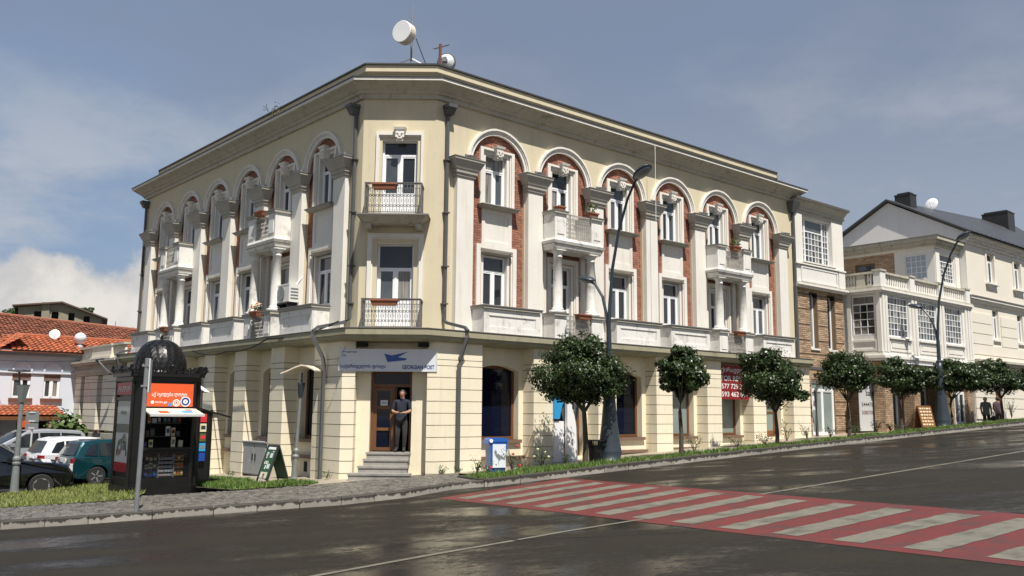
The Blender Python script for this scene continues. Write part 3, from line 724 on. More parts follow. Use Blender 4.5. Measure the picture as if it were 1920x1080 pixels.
# chamfer windows
wc1 = window_parts(1.05, 7.45, 9.78, .2, .19); wc2 = window_parts(1.06, 4.25, 6.66, .2, .30)
put_window(CB, FC @ T((.025, 0, 0)), wc1, 'balcony_door'); put_window(CB, FC @ T((-.03, 0, 0)), wc2, 'balcony_door')
for par in (1, 2):
    d = MB(); z = 7.45 if par == 1 else 4.25; x = .025 if par == 1 else -.03
    for a, b in ((-.44, -.06), (.06, .44)): d.box(a+x, b+x, .175, .2, z+.10, z+.75)
    O('door_panel', d, 'upvc', CB, FC)
s = O('window_surround', surround(1.08, 7.3, 9.75, .16, .26), 'white', CB, FC @ T((.025, -.03, 0))); O('keystone', KEY, par=s, M=FC @ T((.025, -.03, .05)) )
O('window_surround', surround(1.10, 4.1, 6.64, .26, .30), 'white', CB, FC @ T((-.03, -.03, 0)))
def iron_balcony(x0, x1, y0, z0, z1):
    m = MB(); m.v = []; a = lattice(x0, x1, z0, z1, y0, .009, .095); m.add(a.v, a.f)
    for x in (x0, x1):
        b = lattice(0, -y0, z0, z1, 0, .009, .095); m.add([(x+q[1], -q[0], q[2]) for q in b.v], b.f)
        m.box(x-.018, x+.018, y0-.018, y0+.018, z0-.04, z1+.01)
    m.box(x0-.02, x1+.02, y0-.025, y0+.025, z1, z1+.02)
    for x in (x0, x1): m.box(x-.025, x+.025, y0+.025, 0, z1, z1+.02)
    return m
m = MB(); m.fr((.72, -.42, 7.16), (.80, -.50, 7.20)); m.fr((.80, -.50, 7.20), (1.00, -.68, 7.36)); m.k = 1; m.box(-1.03, 1.03, -.71, 0, 7.36, 7.40)
for s_ in (-1, 1): m.k = 0; m.box(s_*.72-.08, s_*.72+.08, -.45, 0, 7.02, 7.16)
bal = O('balcony', m, ['plaster_grey', 'coping'], CB, FC @ T((-.06, 0, 0))); O('railing', iron_balcony(-.80, .80, -.62, 7.44, 8.30), 'iron', bal, FC @ T((-.06, 0, 0)))
O('railing', iron_balcony(-.86, .78, -.62, 4.15, 4.95), 'iron', CB, FC)
# cornice, roof parapet, roof
O('cornice', sweep([(0, 11.02), (.08, 11.02), (.10, 11.13), (.17, 11.16), (.20, 11.22), (.24, 11.24), (.34, 11.33), (.47, 11.40), (.50, 11.42)]), 'plaster_grey', CB)
O('cornice_lip', sweep([(.49, 11.421), (.535, 11.425), (.535, 11.51), (.49, 11.52)]), 'white', CB)
O('eaves_flashing', sweep([(.53, 11.512), (.565, 11.515), (.565, 11.545), (.53, 11.555), (-.16, 11.72)]), 'roof_metal', CB)
pe = dict(eL=LEND-1.1, eR=REND-.95, ext=False)
O('roof_parapet', sweep([(-.16, 11.6), (-.16, 11.84), (-.10, 11.86), (-.02, 11.90), (-.02, 12.09), (-.03, 12.10)], **pe), 'cream', CB)
O('roof_coping', sweep([(-.10, 12.101), (.03, 12.101), (.03, 12.15), (-.12, 12.20)], **pe), 'roof_metal', CB)
bk = lambda s, f: f(s, -9)
m = MB(); q = [lp(LEND-1.1, -.1), cornL(-.1), cornR(-.1), rp(REND-.95, -.1), rp(REND-.95, -10), (2.5, 39), lp(LEND-1.1, -10)]
m.poly([(x, y, 12.16) for x, y in q]); O('roof', m, 'roof_metal', CB)
m = MB()
for a, b in ((rp(REND, 0), rp(REND, -10)), (rp(REND, -10), (2.5, 39)), ((2.5, 39), lp(LEND, -9)), (lp(LEND, -9), lp(LEND, 0))): m.quad((*a, -1), (*b, -1), (*b, 11.5), (*a, 11.5))
O('rear_wall', m, 'cream', CB)
m = MB(); e = [(rp(REND-.95, .0), rp(REND-.95, -9)), (lp(LEND-1.1, -9), lp(LEND-1.1, .0))]
for a, b in e: m.quad((*a, 11.5), (*b, 11.5), (*b, 12.16), (*a, 12.16))
for f, S_ in ((rp, REND), (lp, LEND)):
    m.poly([(*f(S_-1, 0), 11.56), (*f(S_+.5, .5), 11.53), (*f(S_+.5, -8), 11.53), (*f(S_-1, -8), 11.56)])
O('gable_roof', m, 'roof_metal', CB)
O('ledge', sweep([(.0, 3.74), (.68, 3.76), (.70, 3.80), (.80, 3.82), (.81, 3.90), (.85, 3.91), (.85, 4.07), (.83, 4.09), (0, 4.10)], ext=False, ex=.29), 'ledge', CB)
O('ledge_flashing', sweep([(.80, 4.092), (.87, 4.085), (.87, 4.105), (.78, 4.112), (.1, 4.115)], ext=False, ex=.29), 'coping', CB)
# ground floor: piers laid in courses
ZB = [3.27]+[3.10-.331*i for i in range(0, 13)]
def courses(par, M, poly, zmin, mname='cream_low'):
    """poly in plan (local to M); top block then courses"""
    pr = O('pier', MB().prism([(x*.975+sum(p[0] for p in poly)/len(poly)*.025, y*.975+sum(p[1] for p in poly)/len(poly)*.025) for x, y in poly], zmin-.4, 3.75), 'joint_cream', par, M)
    tops = [3.75]+ZB
    for a, b in zip(tops, tops[1:]):
        if b+.3 < zmin: break
        t = 3.775 if a == 3.75 else a-.011
        O('block', MB().prism(poly, b+.011, min(t, 3.755)), mname, pr, M)
mat('joint_cream', (.30, .27, .18), .9, (.22, .2, .14), 2, .6)
RPC = [3.84, 6.67, 9.57, 12.44, 15.33, 18.22]
for s in RPC: courses(CB, FR @ T((s, 0, 0)), [(-.43 if s < 18 else -.5, -.6), (.43 if s < 18 else .78, -.6), (.43 if s < 18 else .78, -.08), (-.43 if s < 18 else -.5, -.08)], G(*rp(s, .6))-.1)
LPC = [3.57, 6.155, 8.64, 11.3, 13.9, 16.6]
for s in LPC: courses(CB, FL @ T((-s, 0, 0)), [(-.43, -.6), (.43, -.6), (.43, -.08), (-.43, -.08)], G(*lp(s, .6))-.1)
def relp(p): return (p[0]+3.365, p[1]-25.2)
cl, crn = cornL(.6), cornR(.6)
courses(CB, FC, [relp(rp(1.39, .6)), relp(rp(1.39, .08)), relp((crn[0]-.1, 25.0)), relp((crn[0]-.27, 25.0)), relp((crn[0]-.27, 24.6)), relp(crn)][::-1], 0.0)
courses(CB, FC, [relp(lp(1.29, .6)), relp(cl), relp((cl[0]+.36, 24.6)), relp((cl[0]+.36, 25.0)), relp((cl[0]+.1, 25.0)), relp(lp(1.29, .08))][::-1][::-1], -.15)
# walls between the piers, with openings
gw = [1.70, 1.70, 1.70, 1.70, 1.70, 1.70]
rc = [2.40, 5.25, 8.11, 11.00, 13.89, 16.74]; lc = [2.36, 4.86, 7.40, 9.97, 12.6, 15.25]
fw_mesh = {}
def ground_wall(F, cs, doors, x_end, sgn, lastz):
    holes = []
    for i, c in enumerate(cs):
        x = c*sgn
        holes.append((x-.83, x+.83, (G(*(rp(c, 0) if sgn > 0 else lp(c, 0)))+.12) if i in doors else 1.0, 3.22) if sgn > 0 else (x-.62, x+.62, .98, 3.2))
    xs = (0, x_end) if sgn > 0 else (-x_end, 0)
    m = MB(); m.grid(xs[0], xs[1], -1.6, 3.8, holes, -.10, depth=.36)
    for h in holes: m.archfill(h[0], h[1], h[3]-.17, h[3]+.0, -.10, .36)
    O('ground_floor_wall', m, 'cream_low', CB, F)
    for i, h in enumerate(holes):
        w, xc = h[1]-h[0], (h[0]+h[1])/2; dr = sgn > 0 and i in doors
        gm = 'glass_blue' if i < 3 or sgn < 0 else 'glass_pale'
        f = MB(); f.frame(-w/2, w/2, h[2], h[3], .09, .12, .22); z0 = h[2]
        pn = []
        if dr:
            f.box(-w/2+.62, -w/2+.70, .13, .21, z0, h[3]); f.box(-w/2+.09, -w/2+.62, .135, .2, z0, z0+.35); f.box(-w/2+.7, w/2-.09, .135, .2, z0, z0+.25); f.box(-w/2+.70, w/2-.09, .135, .2, z0+.95, z0+1.03); f.box(w/2-.2, w/2-.09, .135, .2, z0, h[3])
            pn = [(-w/2+.09, -w/2+.62, z0+.35, h[3]-.09), (-w/2+.70, w/2-.2, z0+.25, z0+.95), (-w/2+.70, w/2-.2, z0+1.03, h[3]-.09)]
        else: pn = [(-w/2+.09, w/2-.09, z0+.09, h[3]-.09)]
        M = F @ T((xc, 0, 0)); wo = O('shop_door' if dr else 'shop_window', f, 'wood', CB, M)
        for a, b, c, d in pn: O('pane', MB().box(a, b, .16, .17, c, d), gm, wo, M)
        if not dr:
            O('sill', MB().box(-w/2-.07, w/2+.07, -.20, .12, h[2]-.10, h[2]), 'wood_grey', CB, M)
            O('base_band', MB().box(-w/2-.14, w/2+.14, -.24, -.1, h[2]-.58+(i*.03 if sgn > 0 else 0), h[2]-.48+(i*.03 if sgn > 0 else 0)), 'wood_grey', CB, M)
            if sgn < 0: O('vent', MB().box(-.09, .09, -.115, -.08, .0-i*.12, .30-i*.12), 'dark', CB, M @ T((-.1, 0, 0)))
ground_wall(FR, rc, (1, 5), REND, 1, 0); ground_wall(FL, lc, (), LEND, -1, 0)
# entrance
m = MB(); m.grid(-1.42, 1.2, -.6, 3.75, [(-.60, .57, .70, 2.96)], -.22, depth=.28); O('entrance_wall', m, 'cream_low', CB, FC)
f = MB(); f.frame(-.60, .57, .70, 2.96, .075, -.05, .05, wb=0); f.box(-.525, .495, -.045, .05, 2.50, 2.58); f.box(.035, .075, -.04, .04, .70, 2.5)
door = O('entrance_door', f, 'wood', CB, FC)
lf = MB(); x0, x1 = -.525, .035
lf.frame(x0, x1, .72, 2.49, .095, -.035, .03); 
for z in (1.28, 1.88): lf.box(x0+.095, x1-.095, -.034, .03, z, z+.08)
leaf = O('door_leaf', lf, 'wood', door, FC)
for a, b in ((.815, 1.28), (1.36, 1.88), (1.96, 2.395)): O('pane', MB().box(x0+.095, x1-.095, -.005, .005, a, b), 'glass_blue', leaf, FC)
O('transom_pane', MB().box(-.525, .495, -.005, .005, 2.58, 2.885), 'glass_blue', door, FC)
m = MB(); m.box(.08, .12, .0, .5, .72, 2.49); O('door_leaf', m, 'wood', door, FC)
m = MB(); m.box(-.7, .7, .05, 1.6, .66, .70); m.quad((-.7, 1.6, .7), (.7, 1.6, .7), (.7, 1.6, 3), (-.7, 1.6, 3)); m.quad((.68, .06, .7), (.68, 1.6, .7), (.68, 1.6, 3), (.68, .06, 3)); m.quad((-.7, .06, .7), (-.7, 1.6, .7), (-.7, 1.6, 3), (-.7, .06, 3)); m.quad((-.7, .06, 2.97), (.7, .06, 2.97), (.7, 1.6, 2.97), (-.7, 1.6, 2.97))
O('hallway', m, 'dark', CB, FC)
for i, (xa, xb, y, z) in enumerate(((-.62, .58, -.62, .70), (-.66, .58, -.86, .53), (-.76, .60, -1.10, .355), (-.98, .70, -1.34, .18))):
    m = MB(); m.box(xa, xb, y, y+.30 if i else -.0, z-.055, z); m.box(xa+.02, xb-.02, y+.025, y+.30 if i else -.02, z-.30, z-.055); O('step', m, 'stone', CB, FC)
# downpipes
def downpipe(M, top, bot, kick, y=-.09, hop=True):
    m = MB(); m.tube([(0, y, 10.62), (0, y, 4.45), (kick*.15, y-.1, 4.36), (kick, -.80, 4.20), (kick*1.02, -.92, 4.10), (kick*1.0, -.93, 3.92), (kick*.55, -.72, 3.30), (kick*.5, -.70, 3.10), (kick*.5, -.70, bot)], .062, 4)
    p = O('downpipe', m, 'pipe', CB, M)
    h = MB(); h.fr((.10, -.22, 10.60), (.13, -.32, 10.80)); h.box(-.16, .16, -.34, 0, 10.80, 10.90); O('hopper', h, 'pipe', p, M @ T((kick*.12, 0, 0)))
    for z in (9.2, 7.6, 6.0, 4.9): O('bracket', MB().box(-.085, .085, y-.08, 0, z, z+.04), 'pipe', p, M)
downpipe(FR @ T((.36, 0, 0)), 10.9, .02, .22); downpipe(FL @ T((-.30, 0, 0)), 10.9, -.1, -.55)
downpipe(FL @ T((-LEND+.12, 0, 0)), 10.9, -1, .1)
m = MB(); m.tube([(0, -.10, 10.70), (0, -.10, 4.2), (0, -.12, 3.9), (.05, -.1, 3.7)], .07, 4); m.tube([(.02, -.35, 3.80), (.95, -.95, 3.70), (1.02, -.98, 3.6), (.60, -.62, 3.05), (.42, -.60, 2.8), (.42, -.60, .7)], .075, 4)
p = O('downpipe', m, 'pipe', CB, FR @ T((REND+.02, 0, 0))); h = MB(); h.fr((.14, -.2, 10.5), (.26, -.36, 10.95)); O('hopper', h, 'pipe', p, FR @ T((REND-.06, 0, 0)))
# ------------------------------------------------------------------ houses up the street
BH = thing('brick_house', 'narrow tan brick house with a white glazed top storey beside the corner building', 'house', T((*rp(21, 0), G(*rp(21, 0)))))
M = FR @ T((21.07, 0, 0)); x0, x1 = -2.06, 2.06                     # 19.01 .. 23.13
def P4(par): return lambda name, mb, m, MM, **k: O(name, mb, m, par, MM, **k)
pb = P4(BH)
slit = [(-.80, -.18, 4.68, 7.12), (.68, 1.32, 4.68, 7.12)]
door_h = [(-.90, 1.0, .9, 3.25)]
m = MB(); m.grid(x0, x1, -.2, 7.35, slit+door_h, .02, depth=.34); pb('wall', m, 'tanmortar', M)
m = MB()
def sk(x, z, a, b):
    return abs(((z-.35) % .66)-.05) < .05
m.bricks(x0, x1, .6, 7.33, .02, .30, .085, .016, .022, skip=sk, rmin=.6, holes=[(h[0]-.01, h[1]+.01, h[2]-.02, h[3]+.05) for h in slit+door_h])
pb('brickwork', m, 'tanbrick', M, kind='stuff', tint=True)
for h in slit:
    w = h[1]-h[0]; xc = (h[0]+h[1])/2; wp = window_parts(w, h[2], h[3], .24, .0, 'single', fw=.09); put_window(BH, M @ T((xc, 0, 0)), wp)
    pb('sill', MB().box(xc-w/2-.06, xc+w/2+.05, -.06, .2, h[2]-.08, h[2]), 'white', M)
    a = MB(); a.archfill(h[0], h[1], 6.95, 7.13, .0, .34); pb('arch_head', a, 'tanbrick', M)
wp = window_parts(1.9, .92, 3.25, .10, .16, 'casement', 'upvc', 'glass_pale', .09); put_window(BH, M @ T((.05, 0, 0)), wp, 'shop_door')
m = MB(); m.grid(x0, x1, 7.36, 10.80, [(-1.37, 1.10, 8.47, 10.46)], -.03, depth=.25); pb('upper_wall', m, 'offwhite', M)
for xx, nx in ((-1.12, 2), (-.135, 5), (.85, 2)):
    wdt = .49 if nx == 2 else 1.48; wp = window_parts(wdt, 8.48, 10.45, .12, .28 if nx == 5 else 0, (nx, 5 if nx == 5 else 7), fw=.05); put_window(BH, M @ T((xx, 0, 0)), wp)
m = MB(); m.box(x0, x1, -.10, -.03, 7.52, 8.28); m.box(-1.5, 1.3, -.135, -.10, 7.62, 8.18); m.frame(-1.62, 1.42, 7.56, 8.24, .08, -.16, -.1); m.box(1.52, x1, -.16, -.10, 7.52, 8.30); pb('band', m, 'offwhite', M)
m = MB(); m.box(x0, x1+.04, -.20, .0, 8.29, 8.36); m.box(-1.5, 1.25, -.22, -.02, 8.39, 8.46); m.box(x0, x1+.05, -.18, 0, 7.28, 7.37); m.box(x0, x1+.1, -.26, 0, 7.37, 7.46); pb('string_course', m, 'white', M)
for xx, ww in ((-1.72, .34), (1.58, .48)): m = MB(); m.box(xx-ww, xx+ww, -.12, -.03, 8.37, 10.56); pb('pilaster', m, 'white', M)
m = MB(); m.box(x0, x1+.02, -.13, .1, 10.56, 10.72); m.box(x0, x1+.08, -.2, .1, 10.72, 10.82); m.fr((2.08, -.18, 10.82), (2.2, -.36, 11.10)); m.k = 1; m.fr((2.22, -.42, 11.10), (2.25, -.45, 11.2)); m.box(x0, x1+.1, -.4, 6, 11.2, 11.23); pb('cornice', m, ['plaster_grey', 'coping'], M)
m = MB(); m.quad((x1, 0, -.2), (x1, 6, -.2), (x1, 6, 11.1), (x1, 0, 11.1)); pb('side_wall', m, 'offwhite', M)

OH = thing('bay_house', 'white house with a glazed oriel storey and a balustraded terrace above', 'house', T((*rp(28, 0), G(*rp(28, 0)))))
po = P4(OH); M = FR
OX0, OX1, OY = 23.5, 33.1, -1.6
wins = [(24.15, 26.2), (27.12, 29.12), (30.05, 32.05)]
m = MB(); m.grid(OX0, OX1, 4.25, 7.50, [(a, b, 5.33, 7.22) for a, b in wins], OY, depth=.2); m.quad((OX1, OY, 4.25), (OX1, 0, 4.25), (OX1, 0, 7.5), (OX1, OY, 7.5))
sd = [(.10, .24, 5.35), (1.4, 1.6, 5.35)]
def side(y0, y1, za, zb): m.quad((OX0, y0, za), (OX0, y1, za), (OX0, y1, zb), (OX0, y0, zb))
side(OY, .4, 4.25, 5.38); side(OY, .4, 7.22, 7.5); side(OY, OY+.28, 5.38, 7.22); side(-.20, .4, 5.38, 7.22); m.quad((OX0, OY, 4.25), (OX1, OY, 4.25), (OX1, 1, 4.25), (OX0, 1, 4.25))
po('oriel_wall', m, 'offwhite', M)
wp = window_parts(2.0, 5.35, 7.20, .10, 0, (6, 6), fw=.06)
for i, (a, b) in enumerate(wins):
    put_window(OH, M @ T(((a+b)/2, OY, 0)), wp)
    
MS = M @ T((OX0, -.76, 0)) @ RZ(-math.pi/2)
wp = window_parts(1.1, 5.39, 7.21, .06, .22, (3, 4), fw=.06); put_window(OH, MS, wp)
for c in (23.66, 23.92, 26.5, 26.82, 29.42, 29.74, 32.4, 32.72, 32.98): po('pilaster_strip', MB().box(c-.105, c+.105, OY-.07, OY, 4.62, 7.28), 'white', M)
for c in (.10, 1.5): po('pilaster_strip', MB().box(OX0-.06, OX0, OY+c-.08 if c > 1 else OY, OY+c+.1, 4.62, 7.28), 'white', M)
for a, b in wins:
    m = MB(); m.frame(a-.02, b+.02, 4.68, 5.18, .09, OY-.045, OY); m.box(a+.2, b-.2, OY-.03, OY, 4.84, 5.05); po('panel', m, 'white', M); m = MB(); m.box(a-.1, b+.1, OY-.11, OY, 5.23, 5.31); po('sill', m, 'white', M)
m = MB(); m.frame(-.62, .62, 4.68, 5.18, .09, -.045, 0); po('panel', m, 'white', MS)
def bandx(z0, z1, o, mt, nm):
    m = MB(); m.box(OX0-o, OX1+o*.3, OY-o, OY, z0, z1); m.box(OX0-o, OX0, OY, .4, z0, z1); po(nm, m, mt, M)
bandx(4.22, 4.34, .10, 'white', 'base_moulding'); bandx(4.34, 4.46, .18, 'white', 'base_moulding'); bandx(4.46, 4.60, .05, 'white', 'base_moulding')
bandx(7.28, 7.38, .10, 'white', 'oriel_cornice'); bandx(7.38, 7.47, .18, 'white', 'oriel_cornice'); bandx(7.47, 7.56, .14, 'plaster_grey', 'oriel_cornice')
m = MB(); m.box(OX0, OX1, OY+.1, 4.5, 7.45, 7.53); po('terrace_floor', m, 'concrete', M)
BALP = MB().lathe([(.05, 7.66), (.06, 7.70), (.035, 7.76), (.065, 7.92), (.055, 8.02), (.035, 8.12), (.05, 8.18)], n=6).mesh('baluster', 'white', True)
posts = [23.75, 26.62, 29.72, 32.85]
for c in posts: m = MB(); m.box(c-.24, c+.24, OY-.04, OY+.30, 7.56, 8.28); m.k = 1; m.box(c-.28, c+.28, OY-.08, OY+.34, 8.28, 8.36); po('balustrade_post', m, ['offwhite', 'plaster_grey'], M)
for a, b in zip(posts, posts[1:]):
    m = MB(); m.box(a+.24, b-.24, OY+.02, OY+.24, 7.56, 7.66); m.k = 1; m.box(a+.24, b-.24, OY-.02, OY+.28, 8.18, 8.27); r = po('balustrade_rail', m, ['offwhite', 'plaster_grey'], M)
    n = 11
    for i in range(n): O('baluster', BALP, par=r, M=M @ T((a+.24+(b-a-.48)*(i+.5)/n, OY+.13, 0)))
m = MB(); m.box(OX0-.02, OX0+.2, OY+.3, .5, 7.56, 7.66); m.box(OX0-.06, OX0+.24, OY+.3, .5, 8.18, 8.27); m.box(OX0-.02, OX0+.22, -.9, -.5, 7.66, 8.18); r = po('balustrade_rail', m, 'plaster_grey', M)
for y in (-1.15, -1.02, -.35, -.2, -.05, .1): O('baluster', BALP, par=r, M=M @ T((OX0+.1, y, 0)))
UX = 30.4                                                           # set-back top storey
m = MB(); m.grid(UX, 33.2, 7.5, 10.3, [(30.95, 32.65, 8.6, 10.05)], -1.1, depth=.2)
m.quad((UX, -1.1, 7.5), (UX, -.70, 7.5), (UX, -.70, 10.3), (UX, -1.1, 10.3)); m.quad((UX, .42, 7.5), (UX, .98, 7.5), (UX, .98, 10.3), (UX, .42, 10.3)); m.quad((UX, -.7, 7.5), (UX, .42, 7.5), (UX, .42, 8.75), (UX, -.7, 8.75)); m.quad((UX, -.7, 10.02), (UX, .42, 10.02), (UX, .42, 10.3), (UX, -.7, 10.3))
po('upper_wall', m, 'offwhite', M)
wp = window_parts(1.7, 8.6, 10.05, .10, .26, (6, 5), fw=.05); put_window(OH, M @ T((31.8, -1.1, 0)), wp)
MU = M @ T((UX, -.14, 0)) @ RZ(-math.pi/2)
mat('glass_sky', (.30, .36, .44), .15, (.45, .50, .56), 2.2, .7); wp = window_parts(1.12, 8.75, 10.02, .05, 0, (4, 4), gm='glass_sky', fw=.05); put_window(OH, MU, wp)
for a, b in ((30.42, 30.85), (32.72, 33.2)): po('pilaster_strip', MB().box(a, b, -1.16, -1.1, 7.5, 10.15), 'white', M)
m = MB(); m.grid(.98, 5.2, 7.5, 10.5, [(2.05, 3.15, 7.6, 9.85)], 0, depth=.2); po('brick_backing', m, 'tanmortar', M @ T((UX, 0, 0)) @ RZ(-math.pi/2) @ Matrix.Scale(-1, 4, (1, 0, 0)))
MB_ = M @ T((UX, 0, 0)) @ RZ(-math.pi/2)                             # local x runs outwards (towards the street)
m = MB(); m.bricks(-5.2, -.98, 7.6, 10.45, -.0, .28, .085, .014, .015, holes=[(-3.16, -2.04, 0, 9.86)]); po('brickwork', m, 'tanbrick', MB_, kind='stuff', tint=True)
wp = window_parts(1.06, 7.62, 9.83, .12, .16, 'casement', fm='wood_grey'); put_window(OH, MB_ @ T((-2.6, 0, 0)), wp)
def corn(o0, o1, z0, z1, mt):
    m = MB(); m.box(UX-o1, 33.25, -1.1-o1, 5.2, z0, z1); po('top_cornice', m, mt, M)
corn(0, .06, 10.28, 10.40, 'white'); corn(0, .16, 10.40, 10.50, 'plaster_grey'); corn(0, .26, 10.50, 10.66, 'plaster_grey'); corn(0, .38, 10.66, 10.84, 'plaster_grey'); corn(0, .42, 10.84, 10.88, 'coping')
# shops under the oriel
doors = [(28.0, 29.0, 3.2), (30.35, 31.75, 3.4)]
m = MB(); m.grid(OX0-.4, 33.2, .4, 4.3, [(a, b, 1.05, z) for a, b, z in doors], .25, depth=.3); po('shop_wall', m, 'tanmortar', M)
m = MB(); m.bricks(OX0-.4, 33.2, .8, 4.2, .25, .30, .085, .016, .02, holes=[(d[0]-.02, d[1]+.02, 0, d[2]) for d in doors]); po('brickwork', m, 'tanbrick', M, kind='stuff', tint=True)
for a, b, z in doors: wp = window_parts(b-a, 1.06, z, .35, .12, 'casement', 'upvc', 'glass', .08); put_window(OH, M @ T(((a+b)/2, 0, 0)), wp, 'shop_door')
m = MB(); m.ring(1.0, 1.14, .18, .25, 3.25, 14, 0, math.pi, 31.05); po('door_arch', m, 'tanbrick', M)
m = MB(); m.box(26.2, 32.4, -.9, .25, .6, 1.32); po('plinth', m, 'stone', M)
for c, w in ((30.62, .26), (32.75, .34), (24.1, .34), (26.9, .3)):
    m = MB(); m.box(c-w, c+w, -1.45, -.95, .5, 4.24); po('brick_pillar', m, 'tanmortar', M)
    m = MB(); m.bricks(c-w, c+w, .9, 4.2, -1.45, .28, .085, .016, .02); po('brickwork', m, 'tanbrick', M, kind='stuff', tint=True)
    q = MB(); q.bricks(.95, 1.45, .9, 4.2, 0, .28, .085, .016, .02); po('brickwork', q, 'tanbrick', M @ T((c-w, 0, 0)) @ RZ(-math.pi/2), kind='stuff', tint=True)
wp = window_parts(1.25, 1.35, 3.0, .0, 0, 'casement', 'upvc', 'glass', .1); put_window(OH, M @ T((31.75, -1.3, 0)), wp, 'shop_door')
m = MB(); m.box(OX0-.1, 33, OY-.14, OY-.05, 4.14, 4.2); po('light_track', m, 'upvc', M)

GH = thing('gabled_house', 'tall cream house with dark gabled roof at the right end of the street', 'house', T((*rp(38, 1), G(*rp(38, 1)))))
pg = P4(GH); GX, GY, GE = 33.25, -1.5, 52
gwin = [(36.3, 8.98, 10.6, .78), (40.1, 8.98, 10.6, .78), (43.9, 8.98, 10.6, .78), (47.7, 8.98, 10.6, .78), (36.6, 5.9, 7.55, .62), (40.1, 5.9, 7.55, .62), (43.9, 5.9, 7.55, .62)]
m = MB(); m.grid(GX, GE, .2, 11.4, [(c-w/2-.1, c+w/2+.1, a, b) for c, a, b, w in gwin]+[(35.95, 36.85, 1.5, 3.25)], GY, depth=.22); pg('wall', m, 'gable_cream', FR)
m = MB(); m.poly([(GX, GY, .2), (GX, GY, 11.45), (GX, GY+4.05, 13.7), (GX, GY+8.1, 11.45), (GX, GY+8.1, .2)]); pg('gable_wall', m, 'offwhite', FR)
for c, a, b, w in gwin:
    wp = window_parts(w+.2, a, b, .14, .24, 'casement'); put_window(GH, FR @ T((c, GY, 0)), wp)
    if a > 8:
        s_ = MB(); s_.frame(c-w/2-.26, c+w/2+.26, a-.02, b+.2, .16, GY-.06, GY, wb=0); s_.fr((0, 0, 0), (0, 0, 0)); pg('window_surround', s_, 'white', FR)
        s_ = MB(); s_.box(-.14, .14, -.12, 0, b+.14, b+.36); s_.box(-.2, .2, -.15, 0, b+.36, b+.42); pg('keystone', s_, 'white', FR @ T((c, GY, 0)))
        s_ = MB(); s_.box(-w/2-.36, w/2+.36, -.2, 0, a-.10, a-.02); s_.fr((.3, -.06, a-.36), (w/2+.2, -.14, a-.10)); pg('sill', s_, 'white', FR @ T((c, GY, 0)))
    else: s_ = MB(); s_.box(-w/2-.2, w/2+.2, -.1, 0, a-.1, a); pg('sill', s_, 'white', FR @ T((c, GY, 0)))
pn = MB(); pn.box(35.95, 36.85, GY+.12, GY+.18, 1.5, 3.25); pn.frame(36.0, 36.8, 1.6, 2.4, .1, GY+.09, GY+.12); pn.frame(36.0, 36.8, 2.45, 3.2, .1, GY+.09, GY+.12); pg('door', pn, 'wood', FR)
zc = [1.62+.56*i for i in range(11)]
for a, b in zip(zc, zc[1:]):
    hs = [(36.6, .62)] if b > 5.85 and a < 7.6 else []
    cuts = [GX+.02]; 
    for c, w in ([(36.6, .55), (40.1, .55), (43.9, .55)] if hs else ([(36.4, .52)] if a < 3.2 else [])): cuts += [c-w-.06, c+w+.06]
    cuts += [GE-.02]
    for xa, xb in zip(cuts[::2], cuts[1::2]): pg('stone_course', MB().box(xa, xb, GY-.05, GY, a+.02, b-.02), 'gable_cream', FR)
m = MB(); m.box(GX-.05, GE, GY-.10, GY, 7.75, 7.9); m.box(GX-.1, GE, GY-.22, GY, 7.9, 8.02); m.k = 1; m.box(GX-.12, GE, GY-.26, GY, 8.02, 8.07); pg('string_course', m, ['white', 'coping'], FR)
m = MB(); m.box(GX-.05, GE, GY-.4, GY, 4.60, 4.72); m.box(GX, GE, GY-.25, GY, 4.45, 4.6); pg('string_course', m, 'plaster_grey', FR)
DN = MB().box(-.08, .08, -.16, 0, 10.98, 11.14).mesh('dentil', 'white')
cor = pg('cornice', MB().box(GX-.06, GE, GY-.07, GY, 10.84, 10.98).box(GX-.06, GE, GY-.24, GY, 11.14, 11.26).box(GX-.1, GE, GY-.34, GY, 11.26, 11.36), 'white', FR)
for i in range(48): O('dentil', DN, par=cor, M=FR @ T((GX+.1+i*.30, GY-.03, 0)))
m = MB(); RZ0, RZ1 = 13.80, 15.0
for sgn in (1, -1):
    ya, yb = (GY-.45, GY+4.05) if sgn > 0 else (GY+8.55, GY+4.05)
    for d in (0, .10): m.quad((GX-.22, ya, 11.30+d), (GE, ya, 11.30+d), (GE, yb, RZ1+d), (GX-.22, yb, RZ0+d))
    m.quad((GX-.22, ya, 11.3), (GX-.22, ya, 11.4), (GX-.22, yb, 13.9), (GX-.22, yb, 13.8))
rf = pg('roof', m, 'darkroof', FR)
for i in range(30):
    m = MB(); xa = GX-.15+i*.62; zr = RZ0+(RZ1-RZ0)*(xa-GX)/(GE-GX)+.16; m.quad((xa, GY-.45, 11.46), (xa+.05, GY-.45, 11.46), (xa+.05, GY+4.05, zr), (xa, GY+4.05, zr)); m.box(xa, xa+.05, GY-.46, GY-.44, 11.38, 11.46); O('seam', m, 'roof_metal', rf, FR)
for xa, xb, ya, yb, zt in ((34.0, 34.75, GY+3.1, GY+4.0, 14.30), (46.2, 47.3, GY+2.4, GY+4.0, 15.05)):
    m = MB(); m.box(xa, xb, ya, yb, 12.2, zt-.10); m.box(xa-.03, xb+.03, ya-.03, yb+.03, zt-.10, zt-.04); m.box(xa+.1, xb-.1, ya+.1, yb-.1, zt-.04, zt+.06); O('chimney', m, 'black', rf, FR)
